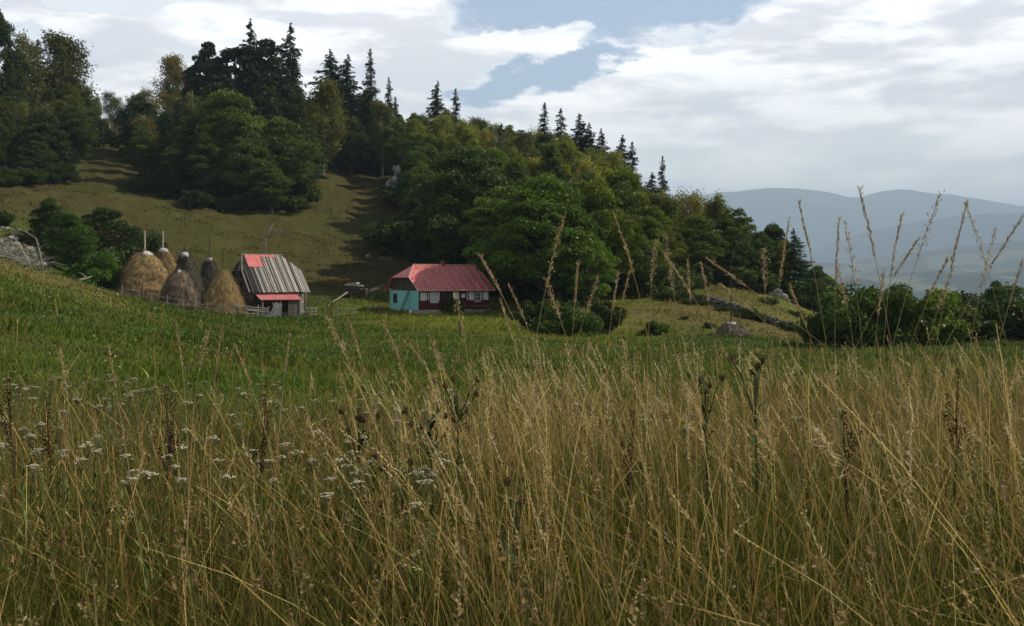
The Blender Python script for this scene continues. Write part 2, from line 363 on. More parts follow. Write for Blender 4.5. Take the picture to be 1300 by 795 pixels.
# ------------------------------------------------------------------ trees
rng = np.random.default_rng(7)
def leafcloud(P, size, C, rng, flat=0.0, elong=1.0, droop=0.0):
    n = len(P); a = rng.normal(size=(n, 3)); a[:, 2] *= (1 - flat)
    if droop: a[:, 2] -= droop * 1.5
    a /= np.linalg.norm(a, axis=1)[:, None]
    b = rng.normal(size=(n, 3)); b -= (b * a).sum(1)[:, None] * a; b /= np.linalg.norm(b, axis=1)[:, None]
    s = (size * rng.uniform(.6, 1.35, n))[:, None]
    a = a * s * .5 * elong; b = b * s * .36
    V = np.stack([P - a, P + b - a * .1, P + a, P - b - a * .1], 1).reshape(-1, 3)
    F = np.arange(4 * n).reshape(n, 4); return V, F, np.repeat(C, 4, 0)
def varcol(n, base, rng, v=.25, warm=.15):
    k = rng.uniform(1 - v, 1 + v, n)[:, None]; w = rng.uniform(0, warm, n)[:, None]
    c = np.array(base) * k; c[:, 0:1] += c[:, 1:2] * w * .5; return np.clip(c, 0, 1)
def limbs(mb, top, cents, rng, r0, H, lean):
    for c in cents:
        hz = min(c[2] * rng.uniform(.45, .8), top); a = Vector((lean[0] * hz / H, lean[1] * hz / H, hz)); c = Vector(c); mid = (a + c) / 2 + Vector((0, 0, .03 * H))
        r = r0 * (1 - hz / H) * .45 + .015; mb.tube([a, mid, c], [r, r * .6, r * .25], 5, False)
def broadleaf(seed, H, Rr, cb, ncl, nl, leaf, base, clr=(.16, .30), shape=1.0, bark=BARK, gaps=.0):
    rng = np.random.default_rng(seed); lean = rng.uniform(-.04, .04, 2) * H
    cents = []; 
    lob = rng.uniform(0, 6.28, 3)
    for i in range(ncl):
        d = rng.normal(size=3); d /= np.linalg.norm(d); d[2] = d[2] * .9 + .12
        az_ = math.atan2(d[1], d[0]); k = 1 + .16 * math.sin(2 * az_ + lob[0]) + .13 * math.sin(3 * az_ + lob[1] + d[2] * 3)
        q = rng.uniform(.45, 1.0) ** .6
        z = cb * H + (H * (1 - cb)) * (.5 + .47 * d[2] * q)
        t = (z / H - cb) / (1 - cb); w = (math.sin(math.pi * min(max(t, .02), .98) ** (.75 * shape)) ** .55)
        cents.append((d[0] * Rr * q * k * w + lean[0], d[1] * Rr * q * k * w + lean[1], z))
    cents = np.array(cents); rad = rng.uniform(*clr, ncl) * Rr * 1.25
    per = np.maximum((nl * rad ** 2 / (rad ** 2).sum()).astype(int), 3); P = []; tone = []
    for c, r, k in zip(cents, rad, per):
        d = rng.normal(size=(k, 3)); d /= np.linalg.norm(d, axis=1)[:, None]; d[:, 2] = np.where(d[:, 2] < -.25, -d[:, 2] * .7, d[:, 2])
        P.append(c + d * (r * rng.uniform(.55, 1.08, k) ** .7)[:, None] * np.array([1, 1, .75])); tone.append(np.full(k, rng.uniform(.72, 1.3)))
    P = np.concatenate(P); tone = np.concatenate(tone); C = varcol(len(P), base, rng) * tone[:, None]
    Vv, Ff, Cc = leafcloud(P, leaf, C, rng)
    tb = MB(); r0 = H * .022 + .03
    tb.tube([(lean[0] * t * .9, lean[1] * t, t * H * .86 - (.4 if t == 0 else 0)) for t in (0, .04, .2, .45, .7, 1)], [r0 * 1.5, r0 * 1.1, r0 * .9, r0 * .65, r0 * .4, r0 * .08], 8)
    limbs(tb, H * .8, cents[rng.permutation(ncl)[:min(ncl, 26)]], rng, r0, H, lean)
    return (tb.mesh('trunk', bark, True), np_mesh('crown', Vv, Ff, Cc, LEAF))
def birch(seed, H, Rr, nl, base, leaf=.2, dens=1.0):
    rng = np.random.default_rng(seed); lean = rng.uniform(-.05, .05, 2) * H; P = []; tb = MB(); r0 = H * .011 + .02; tone = []
    tp = [(lean[0] * t * t + .12 * math.sin(6 * t + seed), lean[1] * t * t, t * H * .97 - (.4 if t == 0 else 0)) for t in np.linspace(0, 1, 8)]
    tb.tube(tp, [r0 * (1.3 - 1.22 * t) for t in np.linspace(0, 1, 8)], 7)
    nb = int(34 * dens)
    for i in range(nb):
        t = rng.uniform(.22, .97); az_ = rng.uniform(0, 6.28); L = Rr * (math.sin(math.pi * min(.98, (t - .12) / .9)) ** .6 + .05) * rng.uniform(.6, 1.15)
        a = Vector((lean[0] * t * t, lean[1] * t * t, t * H * .97)); e = a + Vector((math.cos(az_) * L, math.sin(az_) * L, L * rng.uniform(.4, .9) * (1 if t < .9 else 1.4)))
        tb.tube([a, (a + e) / 2 + Vector((0, 0, .05 * L)), e], [r0 * .3, r0 * .2, .01], 4, False)
        k = int(nl / nb); s = rng.uniform(.25, 1.05, k)[:, None]; pp = np.array(a) * (1 - s) + np.array(e) * s
        pp += rng.normal(size=(k, 3)) * np.array([.16, .16, .14]) * Rr
        pp[:, 2] -= np.abs(rng.normal(size=k)) * Rr * .34; P.append(pp); tone.append(np.full(k, rng.uniform(.75, 1.25)))
    P = np.concatenate(P); C = varcol(len(P), base, rng, .28, .25) * np.concatenate(tone)[:, None]
    Vv, Ff, Cc = leafcloud(P, leaf, C, rng, droop=.5)
    return (tb.mesh('trunk', BIRCHB, True), np_mesh('crown', Vv, Ff, Cc, LEAF))
def spruce(seed, H, Rr, base=(.018, .036, .016), lev=48, cb=.04, dens=1.0):
    rng = np.random.default_rng(seed); tb = MB(); r0 = H * .013 + .03; lf = rng.uniform(.72, 1.2, lev); asy = rng.uniform(0, 6.28)
    tb.tube([(0, 0, -.4), (0, 0, H * .1), (0, 0, H * .5), (0, 0, H * .99)], [r0 * 1.4, r0, r0 * .6, .015], 8); P = []; A = []; S = []
    for i in range(lev):
        t = cb + (1 - cb) * (i / (lev - 1)) ** .92; z0 = t * H; Lm = Rr * 1.35 * ((1 - t) ** .74) + .08
        for k in range(int(rng.integers(6, 9))):
            z = z0 + rng.uniform(-.16, .16)
            az_ = rng.uniform(0, 6.28); L = Lm * rng.uniform(.55, 1.2) * lf[i] * (1 + .18 * math.cos(az_ - asy)); n = max(6, int(24 * L * dens)); s = rng.uniform(.12, 1, n)
            sag = -.30 * L * s + .18 * L * s * s + rng.uniform(-.05, .05)
            px = np.cos(az_) * L * s; py = np.sin(az_) * L * s; w = .20 * L * (1.05 - s) + .04
            off = rng.uniform(-1, 1, n) * w
            P.append(np.stack([px - np.sin(az_) * off, py + np.cos(az_) * off, z + sag - rng.uniform(0, .26, n) * (.4 + Lm / Rr)], 1))
            dr = np.stack([np.full(n, np.cos(az_)) - np.sin(az_) * off / (w + .01) * .7, np.full(n, np.sin(az_)) + np.cos(az_) * off / (w + .01) * .7, rng.uniform(-.9, .1, n)], 1)
            A.append(dr); S.append(np.full(n, .26 + .08 * L) * rng.uniform(.7, 1.3, n))
            tb.tube([(0, 0, z), (np.cos(az_) * L * .9, np.sin(az_) * L * .9, z - .15 * L)], [r0 * .2 * (1 - t) + .008, .006], 3, False)
    P = np.concatenate(P); A = np.concatenate(A); S = np.concatenate(S)[:, None]; A /= np.linalg.norm(A, axis=1)[:, None]; n = len(P)
    b = np.cross(A, rng.normal(size=(n, 3)) * .5 + np.array([0, 0, 1])); b /= np.linalg.norm(b, axis=1)[:, None]
    V = np.stack([P - A * S * .5, P + b * S * .17, P + A * S * .5, P - b * S * .17], 1).reshape(-1, 3)
    C = np.repeat(varcol(n, base, rng, .35, .1), 4, 0)
    return (tb.mesh('trunk', BARK, True), np_mesh('crown', V, np.arange(4 * n).reshape(n, 4), C, NEEDLE))
def shrubm(seed, H, Rr, nl, base, leaf=.16):
    rng = np.random.default_rng(seed); tb = MB(); P = []; tone = []; n = 26
    for i in range(n):
        az_ = rng.uniform(0, 6.28); q = rng.uniform(0, 1) ** .6; h = H * rng.uniform(.25, 1) * (1 - .45 * q * q); c = Vector((math.cos(az_) * Rr * q * .85, math.sin(az_) * Rr * q * .85, h * .86))
        if i < 14: tb.tube([(c.x * .12, c.y * .12, -.2), (c.x * .45, c.y * .45, c.z * .5), c], [.05, .035, .01], 5, False)
        r = rng.uniform(.18, .34) * Rr; k = int(nl / n); d = rng.normal(size=(k, 3)); d /= np.linalg.norm(d, axis=1)[:, None]
        pp = np.array(c) + d * (r * rng.uniform(.5, 1.1, k))[:, None] * np.array([1, 1, .9]); pp[:, 2] = np.abs(pp[:, 2]) + .02; P.append(pp); tone.append(np.full(k, rng.uniform(.7, 1.3)))
    P = np.concatenate(P); C = varcol(len(P), base, rng) * np.concatenate(tone)[:, None]
    Vv, Ff, Cc = leafcloud(P, leaf, C, rng); return (tb.mesh('stems', BARK, True), np_mesh('foliage', Vv, Ff, Cc, LEAF))

GB = (.042, .068, .010); GD = (.024, .042, .012); GL = (.075, .10, .025)
PROTO = {
 'broad': [broadleaf(11, 12, 4.2, .0, 130, 27000, .24, GB, (.12, .24)), broadleaf(12, 12, 4.6, .0, 145, 29000, .24, GB, (.12, .23), shape=.9), broadleaf(13, 12, 3.6, .01, 120, 24000, .23, GB, (.13, .25), shape=1.05)],
 'slim': [broadleaf(21, 12, 2.7, .03, 110, 19000, .21, (.070, .090, .012), (.15, .30), shape=1.1), broadleaf(22, 12, 2.4, .02, 100, 17000, .21, (.070, .090, .012), (.16, .32), shape=1.0)],
 'birch': [birch(31, 12, 2.2, 13000, (.085, .098, .017), .22, 1.4), birch(32, 12, 1.9, 11500, (.085, .098, .017), .21, 1.4), birch(33, 12, 2.3, 7500, (.095, .10, .018), .20, 1.1)],
 'spruce': [spruce(41, 12, 2.5), spruce(42, 12, 1.9, dens=.75), spruce(43, 12, 2.9), spruce(44, 12, 2.3, lev=40, dens=.8), spruce(45, 12, 2.6, lev=44)],
 'pine': [broadleaf(51, 12, 3.8, .02, 120, 16000, .30, (.022, .036, .016), (.10, .21), shape=.95), broadleaf(52, 12, 3.2, .03, 100, 15000, .28, (.022, .036, .016), (.10, .22), shape=1.1)],
 'shrub': [shrubm(61, 3, 1.9, 9000, GB), shrubm(62, 3, 1.6, 7500, GB), shrubm(63, 3, 2.3, 9500, GB, .18)]}
KN = {'broad': 'broadleaf_tree', 'slim': 'broadleaf_tree', 'birch': 'birch_tree', 'spruce': 'spruce_tree', 'pine': 'pine_tree', 'shrub': 'shrub'}
KC = {'broad': 'tree', 'slim': 'tree', 'birch': 'birch', 'spruce': 'spruce', 'pine': 'pine', 'shrub': 'shrub'}
HB = {'shrub': 3.0}
rnd = random.Random(5); NT = 0
def plant(kind, u, D, H, label, group=None, wide=1.0, tint=(1, 1, 1), var=None, sink=.25):
    global NT; NT += 1
    ps = PROTO[kind]; p = ps[rnd.randrange(len(ps)) if var is None else var]; s = H / HB.get(kind, 12.0)
    if kind == 'spruce': wide *= rnd.uniform(.85, 1.3)
    loc = gp(u, D, -sink); t = thing(KN[kind], label, KC[kind], loc, rnd.uniform(0, 6.28), group, (s * wide, s * wide, s))
    if kind == 'spruce': t.rotation_euler = (rnd.uniform(-.025, .025), rnd.uniform(-.025, .025), t.rotation_euler[2])
    a, b = ('stems', 'foliage') if kind == 'shrub' else ('trunk', 'crown')
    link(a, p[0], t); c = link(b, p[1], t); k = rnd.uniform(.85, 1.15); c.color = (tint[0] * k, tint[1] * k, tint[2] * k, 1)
    return t
def top_h(u, D, v): return (353 - v) / 1300 * D + EYE - float(height((u - 650) / 1300 * D, D)) + .25
def plant_top(kind, u, D, v, label, group=None, **kw): return plant(kind, u, D, max(top_h(u, D, v), 1.0), label, group, **kw)

# hero trees (positions from the photograph, each at its own distance)
HERO = [
 ('spruce', 369, 232, 30, 'tall pointed dark spruce rising above the tallest clump of the ridge', dict(wide=.95)),
 ('spruce', 473, 236, 62, 'lone slender dark spruce with open tiers against the sky, right of the ridge gap', dict(wide=.72, var=1)),
 ('spruce', 494, 232, 98, 'shorter dark spruce close to the right of the slender open-tiered one', dict(wide=.8)),
 ('spruce', 422, 240, 64, 'bushy-topped dark spruce at the left end of the low ridge dip', dict(wide=1.1)),
 ('spruce', 552, 240, 104, 'small dark spruce tip poking out of the ridge above the rock outcrop', dict()),
 ('spruce', 580, 238, 112, 'dark narrow spruce on the skyline right above the red-roofed house', dict(wide=.8)),
 ('spruce', 691, 205, 131, 'first and leftmost spruce of the row on the falling ridge', dict(wide=.85)),
 ('spruce', 712, 200, 138, 'broad dark spruce, second in the row on the falling ridge', dict(wide=1.05)),
 ('spruce', 737, 198, 145, 'third dark spruce of the row on the falling ridge, tallest against the cloud', dict(wide=.95)),
 ('spruce', 748, 200, 157, 'dark spruce pressed against the right of the third one on the falling ridge', dict(wide=.9)),
 ('spruce', 765, 195, 165, 'small pointed spruce in the middle of the falling ridge row', dict(wide=.95)),
 ('spruce', 788, 192, 173, 'pointed spruce with a sharp tip right of the middle of the falling ridge', dict(wide=.9)),
 ('spruce', 804, 190, 180, 'twin-like spruce near the lower end of the falling ridge row', dict(wide=.95)),
 ('spruce', 840, 185, 198, 'last lone spruce at the low right end of the falling ridge', dict(wide=.7, var=1)),
 ('spruce', 1010, 132, 291, 'bright green young spruce at the right tip of the wood above the dry field', dict(wide=1.0, tint=(1.7, 1.9, 1.2))),
 ('pine', 300, 226, 42, 'broad dark crowned pine making the highest point of the ridge', dict(wide=1.15)),
 ('pine', 262, 228, 52, 'dark pine with ragged branches at the left end of the tall ridge clump', dict(wide=.85)),
 ('spruce', 318, 222, 26, 'dark spruce tip standing over the highest ridge clump', dict(wide=1.0)),
 ('pine', 338, 224, 48, 'dark dense pine between the highest clump and the tall pointed spruce', dict(wide=1.0)),
 ('spruce', 440, 238, 70, 'broad dark spruce right of the bushy-topped spruce on the ridge', dict(wide=1.3)),
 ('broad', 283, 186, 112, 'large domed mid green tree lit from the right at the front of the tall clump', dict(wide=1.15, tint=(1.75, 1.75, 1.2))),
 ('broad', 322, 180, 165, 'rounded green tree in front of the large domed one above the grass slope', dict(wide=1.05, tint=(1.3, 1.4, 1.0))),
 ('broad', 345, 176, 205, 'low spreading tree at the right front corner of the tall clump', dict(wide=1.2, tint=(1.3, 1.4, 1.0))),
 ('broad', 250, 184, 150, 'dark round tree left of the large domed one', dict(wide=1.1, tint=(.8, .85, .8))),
 ('birch', 222, 262, 70, 'yellowing tall birch standing alone at the right of the skyline gap', dict(wide=1.0, tint=(1.5, 1.1, .8))),
 ('birch', 410, 214, 105, 'pale feathery birch in the middle of the wood above the bare slope', dict(wide=1.1, tint=(1.25, 1.2, .9))),
 ('broad', -2, 205, 14, 'tall dark tree cut by the left edge of the photo', dict(wide=.5, tint=(.6, .65, .6))),
 ('birch', 35, 215, 36, 'tall thin leafy birch beside the tall dark tree at the left edge', dict(wide=.9)),
 ('birch', 82, 225, 46, 'tall leafy birch topping the left wood', dict(wide=1.2, tint=(.8, .85, .8))),
 ('spruce', 50, 222, 50, 'dark spruce tip inside the left wood', dict()),
 ('broad', 700, 108, 222, 'very large round green tree behind and right of the red-roofed house', dict(wide=1.25, var=1, tint=(1.4, 1.7, 1.0))),
 ('broad', 745, 104, 290, 'round bright green tree at the foot of the wood left of the dry field', dict(wide=1.1, tint=(1.7, 2.0, 1.0))),
 ('broad', 655, 115, 250, 'dark round tree directly behind the right end of the red-roofed house', dict(wide=1.1, tint=(.75, .8, .75))),
 ('broad', 600, 130, 185, 'tall dark green tree behind the middle of the red-roofed house', dict(wide=1.05, tint=(.85, .95, .8))),
 ('broad', 556, 140, 225, 'dark broad tree below the rock outcrop, behind the left end of the red-roofed house', dict(wide=1.05, tint=(.7, .75, .7))),
 ('birch', 838, 150, 262, 'yellow leaved birch glowing in the lower right of the wood', dict(wide=.95, tint=(2.3, 1.55, .7))),
 ('birch', 905, 136, 243, 'light green tree with airy top at the right shoulder of the wood', dict(wide=1.1, tint=(1.3, 1.35, 1.0))),
 ('broad', 938, 134, 262, 'round yellow green tree at the right end of the wood', dict(wide=.95, var=2, tint=(1.5, 1.5, .9))),
 ('birch', 872, 140, 238, 'pale tall birch on the lower shoulder of the wood', dict(wide=1.2, tint=(1.5, 1.4, 1.0))),
 ('broad', 978, 138, 283, 'small dark round tree beside the bright young spruce', dict(wide=.8, tint=(.7, .8, .8))),
 ('broad', 1035, 132, 338, 'low rounded tree ending the wood on the right, above the valley', dict(wide=1.0, tint=(.9, 1.0, .9))),
 ('shrub', 675, 84, 372, 'wide dark shrub on the meadow just right of the red-roofed house', dict(wide=1.1, tint=(.9, 1.0, .8))),
 ('shrub', 716, 82, 378, 'second dark shrub on the meadow right of the red-roofed house, below the great round tree', dict(wide=1.2, tint=(1.0, 1.15, .9))),
 ('shrub', 770, 86, 372, 'dark shrub at the meadow edge left of the dry field', dict(wide=1.0, tint=(.8, .9, .75))),
 ('shrub', 832, 84, 402, 'low bright green bush standing alone at the foot of the dry field', dict(wide=1.3, tint=(1.4, 1.6, 1.0))),
 ('shrub', 1085, 76, 358, 'leftmost dark dense shrub of the hedge on the right edge of the meadow', dict(wide=1.0, tint=(1.1, 1.25, .9))),
 ('shrub', 1120, 74, 350, 'rounded shrub with a raised top in the hedge on the right', dict(wide=1.0, tint=(1.5, 1.7, 1.0))),
 ('shrub', 1160, 75, 346, 'bright topped shrub, tallest in the hedge on the right', dict(wide=1.05, tint=(1.9, 2.0, 1.0))),
 ('shrub', 1196, 78, 362, 'lower yellowish shrub right of the tallest one in the hedge', dict(wide=1.2, tint=(1.5, 1.5, .9))),
 ('shrub', 1235, 80, 368, 'dark broad shrub near the right end of the hedge', dict(wide=1.1, tint=(.7, .8, .8))),
 ('broad', 1264, 88, 354, 'small round headed tree rising from the right end of the hedge', dict(wide=.8, tint=(.8, 1.0, .9))),
 ('shrub', 1292, 80, 366, 'dark shrub cut by the right edge of the photo', dict(wide=1.2, tint=(.8, .9, .8))),
 ('shrub', 1340, 80, 360, 'dark shrub past the right end of the hedge', dict(wide=1.2, tint=(.8, .9, .8))),
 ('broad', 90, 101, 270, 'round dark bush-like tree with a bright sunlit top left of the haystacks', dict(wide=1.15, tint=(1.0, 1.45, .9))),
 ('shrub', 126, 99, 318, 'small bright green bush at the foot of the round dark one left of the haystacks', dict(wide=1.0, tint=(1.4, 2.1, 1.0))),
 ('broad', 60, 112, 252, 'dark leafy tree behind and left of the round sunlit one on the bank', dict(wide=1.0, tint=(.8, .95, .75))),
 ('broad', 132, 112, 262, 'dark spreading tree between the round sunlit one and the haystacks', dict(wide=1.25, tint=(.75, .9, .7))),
 ('shrub', 150, 106, 300, 'dark tangled bush right beside the largest haystack', dict(wide=1.2, tint=(.7, .8, .7))),
 ('shrub', 38, 110, 288, 'dark bush over the brushwood heap at the left', dict(wide=1.1, tint=(.8, .9, .7))),
 ('shrub', 5, 118, 262, 'dark bush at the left edge of the bank', dict(wide=1.0, tint=(.8, .9, .7))),
 ('shrub', 62, 105, 318, 'low dark bush under the round sunlit tree', dict(wide=1.3, tint=(.7, .8, .7))),
 ('broad', 45, 172, 178, 'dark bush-shaped tree at the lower edge of the left wood beside the grass lane', dict(wide=1.1, tint=(.8, .95, .7))),
 ('broad', 12, 176, 168, 'dark round tree at the left edge below the left wood', dict(wide=1.2, tint=(.7, .8, .65))),
 ('broad', 80, 186, 160, 'dark tree where the grass lane meets the left wood', dict(wide=1.1, tint=(.75, .85, .7))),
 ('shrub', 182, 128, 280, 'tiny green bush on the slope above the two poled haystacks', dict(wide=.9)),
 ('shrub', 370, 182, 212, 'light green bush at the right foot of the tall clump by the bare slope', dict(wide=1.4, tint=(1.3, 1.4, .9))),
 ('shrub', 526, 158, 262, 'dark bush below the rock outcrop at the edge of the bare slope', dict(wide=1.3, tint=(.8, .9, .8))),
 ('shrub', 508, 193, 228, 'dark bush in front of the foot of the rock outcrop', dict(wide=1.5, tint=(.8, .9, .8))),
 ('shrub', 122, 236, 150, 'small dark bush in the middle of the grass lane', dict(wide=1.0, tint=(.7, .8, .6))),
]
for kind, u, D, v, lab, kw in HERO: plant_top(kind, u, D, v, lab, None, **kw)

# the wood: mixed trees filling the hillside
TOPLINE = np.array([(-80, 30), (0, 60), (30, 62), (60, 70), (85, 62), (100, 74), (118, 74), (140, 82), (160, 102), (185, 112), (200, 112), (215, 95), (240, 100), (262, 66), (300, 50), (345, 58), (375, 75), (400, 88), (430, 82), (460, 105), (485, 110), (500, 112), (530, 112), (560, 122), (590, 130), (625, 122), (645, 128), (665, 148), (700, 160), (740, 172), (780, 192), (820, 208), (850, 225), (880, 240), (915, 248), (950, 272), (975, 290), (1000, 312), (1030, 338), (1055, 356)], float)
# front edge of the wood: depth per column, and back edge
FRONT = np.array([(-120, 166), (0, 168), (90, 182), (104, 250), (160, 252), (172, 184), (250, 176), (385, 186), (392, 226), (502, 224), (528, 206), (534, 165), (560, 140), (620, 126), (690, 112), (780, 110), (820, 118), (880, 124), (950, 130), (1000, 132), (1050, 134)], float)
BACK = np.array([(-120, 270), (100, 285), (160, 268), (240, 262), (300, 258), (400, 262), (500, 262), (600, 258), (700, 232), (800, 206), (880, 172), (950, 150), (1000, 142), (1050, 138)], float)
pts = []; frs = random.Random(77)
tries = 0
while tries < 26000:
    tries += 1
    D = frs.uniform(108, 285); u = frs.uniform(-60, 1055)
    if D < np.interp(u, FRONT[:, 0], FRONT[:, 1]) or D > np.interp(u, BACK[:, 0], BACK[:, 1]): continue
    x = (u - 650) / 1300 * D; sp = 3.55 + (D - 105) * .017 + (.9 if u < 500 else 0)
    if any((x - a) ** 2 + (D - b) ** 2 < sp * sp for a, b, _ in pts): continue
    pts.append((x, D, u))
LB = {
 ('broad', 0): 'rounded dark green tree in the left wood beside the skyline gap', ('slim', 0): 'upright green tree in the left wood beside the skyline gap', ('birch', 0): 'feathery birch with pale stem in the left wood by the skyline gap', ('spruce', 0): 'spruce buried in the left wood', ('pine', 0): 'dark pine in the left wood',
 ('broad', 1): 'dark rounded tree in the tall wood above the bare slope and barn', ('slim', 1): 'upright green tree in the tall wood above the barn', ('birch', 1): 'feathery birch in the tall wood above the barn', ('spruce', 1): 'dark spruce within the tall wood above the barn', ('pine', 1): 'dark pine within the tall wood above the barn',
 ('broad', 2): 'rounded green tree in the mixed wood behind the red-roofed house', ('slim', 2): 'upright light green tree in the mixed wood behind the red-roofed house', ('birch', 2): 'feathery light birch in the mixed wood behind the red-roofed house', ('spruce', 2): 'dark spruce within the mixed wood behind the red-roofed house', ('pine', 2): 'dark pine within the mixed wood behind the red-roofed house',
 ('broad', 3): 'rounded tree in the low right end of the wood above the dry field', ('slim', 3): 'slim light green tree in the low right end of the wood above the dry field', ('birch', 3): 'airy birch in the low right end of the wood above the dry field', ('spruce', 3): 'spruce within the low right end of the wood', ('pine', 3): 'pine within the low right end of the wood'}
ZG = ['trees of the left wood', 'trees of the tall wood above the barn', 'trees of the mixed wood behind the house', 'trees at the low right end of the wood']
pts.sort(key=lambda p: p[1])
for x, D, u in pts:
    fr = float(np.interp(u, FRONT[:, 0], FRONT[:, 1])); tl = float(np.interp(u, TOPLINE[:, 0], TOPLINE[:, 1]))
    zone = 0 if u < 160 else 1 if u < 505 else 2 if u < 790 else 3
    if 104 < u < 240 and D > 230: kind = 'birch'
    else:
        w = {0: (2, 4, 7, 1, 1), 1: (3, 4, 4, 2.0, 2), 2: (2, 7, 8, .8, 0), 3: (1, 6, 8, .3, 0)}[zone]
        if D < fr + 14: w = (6, 2, 1, 0, 0)
        kind = frs.choices(['broad', 'slim', 'birch', 'spruce', 'pine'], w)[0]
    H = {'broad': frs.uniform(10, 15), 'slim': frs.uniform(10.5, 15.5), 'birch': frs.uniform(11, 16), 'spruce': frs.uniform(12, 18), 'pine': frs.uniform(12, 17)}[kind]
    if zone == 3: H *= .72
    if zone == 1: H *= 1.15
    if 104 < u < 240: H *= .8
    mx = top_h(u, D, tl - frs.uniform(-14, 4))
    if mx < 3.0: continue
    H = min(H, mx)
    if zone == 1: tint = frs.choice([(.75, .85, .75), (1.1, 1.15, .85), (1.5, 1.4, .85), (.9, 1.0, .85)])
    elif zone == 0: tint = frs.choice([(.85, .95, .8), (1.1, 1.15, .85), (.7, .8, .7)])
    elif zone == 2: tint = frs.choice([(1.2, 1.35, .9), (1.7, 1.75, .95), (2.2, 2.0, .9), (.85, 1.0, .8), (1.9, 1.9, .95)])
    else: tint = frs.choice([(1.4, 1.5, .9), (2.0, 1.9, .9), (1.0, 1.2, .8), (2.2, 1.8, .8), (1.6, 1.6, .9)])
    wide = frs.uniform(.85, 1.15) * (1.12 if H < 9 else 1) * (.78 if kind == 'broad' and zone >= 1 and D > fr + 8 else 1)
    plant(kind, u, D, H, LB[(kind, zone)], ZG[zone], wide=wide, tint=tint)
print('TREES', NT)

# bushes skirting the foot of the wood
SKG = ['bushes at the foot of the tall wood', 'bushes at the foot of the wood behind the house', 'bushes at the foot of the wood above the dry field', 'bushes at the foot of the left wood']
SKL = ['dark bush skirting the foot of the tall wood above the barn', 'dark bush skirting the wood behind the red-roofed house', 'green bush along the wood edge above the dry field', 'dark bush skirting the foot of the left wood']
for k in range(86):
    z_ = 0 if k < 22 else 1 if k < 40 else 2 if k < 66 else 3
    u = frs.uniform(*[(165, 392), (528, 690), (790, 1050), (-30, 92)][z_]); D = float(np.interp(u, FRONT[:, 0], FRONT[:, 1])) + frs.uniform(-5, 2.5)
    plant('shrub', u, D, frs.uniform(2.2, 4.6), SKL[z_], SKG[z_], wide=frs.uniform(1.0, 1.5), tint=[(.75, .8, .7), (.75, .8, .7), (1.1, 1.15, .85), (.8, .85, .7)][z_])
for k, (u, D, h) in enumerate([(812, 114, 1.6), (842, 111.5, 1.2), (858, 112, 1.9), (884, 108.5, 1.3), (915, 104.5, 1.0), (948, 101.5, 1.5), (962, 102, 1.0), (1002, 98, 1.4), (1020, 97, 1.0), (900, 92, .9), (868, 96, .7), (975, 116, 1.3), (1010, 114, 1.1)]):
    plant('shrub', u, D, h, 'small scrubby bush growing along the stone wall in the dry field', 'scrub bushes along the stone wall', wide=1.5, tint=(1.2, 1.25, .85))
# valley trees beyond the hedge, down the slope
for u, D, v, lab in [(1050, 150, 352, 'rounded tree below the bank, left of the hedge'), (1105, 130, 370, 'tree crown showing behind the left of the hedge'), (1215, 140, 372, 'tree crown showing low behind the hedge dip'), (1285, 150, 360, 'tree crown behind the right end of the hedge'), (1135, 160, 362, 'hazy tree crown behind the rounded hedge shrub'), (1068, 120, 385, 'dark bush between the bank and the hedge')]:
    plant_top('broad', u, D, v, lab, None, wide=1.1, tint=(.8, .95, .85))

# ------------------------------------------------------------------ rocks
def rockset(name, label, cat, items, group=None, m=STONE):
    b = MB(); c = gp(items[0][0], items[0][1])
    for i, (u, D, r, sc, dz) in enumerate(items):
        p = gp(u, D, dz) - c; b.col = tuple(random.Random(i).uniform(.55, 1.0) for _ in range(1)) * 3; b.rock(p, r, sc, i * 13 + int(u))
    o = b.build(name, m); o.location = c; return tagt(o, label, cat, group)
PALE = mat('pale_limestone', (.42, .40, .38), .95, .5, 1.6, 1.0, col2=(.17, .16, .15), stretch=(1, 1, .5), attr='Col')
_r = random.Random(44); _it = []
for _k in range(34):
    _t = _r.random(); _it.append((503 + _r.uniform(-11, 10) * (1 - .35 * _t), 199 + _r.uniform(-1, 1), _r.uniform(.45, .85) * (1.15 - .4 * _t), (_r.uniform(.7, 1.2), .8, _r.uniform(1.0, 1.8)), 6.0 * _t))
rockset('rock_outcrop', 'pale craggy rock outcrop standing among the trees above the bare slope', 'rock', _it, m=PALE)
for u, D, r, lab in [(468, 152, .35, 'small pale boulder low on the bare slope near the wood'), (497, 176, .3, 'small white stone on the upper bare slope'), (266, 128, .28, 'small white stone on the slope above the haystacks'), (318, 132, .2, 'tiny pale stone on the slope above the barn roof')]:
    rockset('boulder', lab, 'boulder', [(u, D, r, (1.2, 1, .8), .1)], m=PALE)
rockset('rock_pile', 'heap of grey stones on the bank at the right end of the wood', 'rock pile', [(u, 126 + dd, r, (1.2, 1, .8), dz) for u, dd, r, dz in [(985, 0, .8, .3), (978, .5, .6, .2), (992, -.5, .55, .3), (971, 1, .45, .2), (998, 0, .4, .1), (988, 0, .5, .8)]])
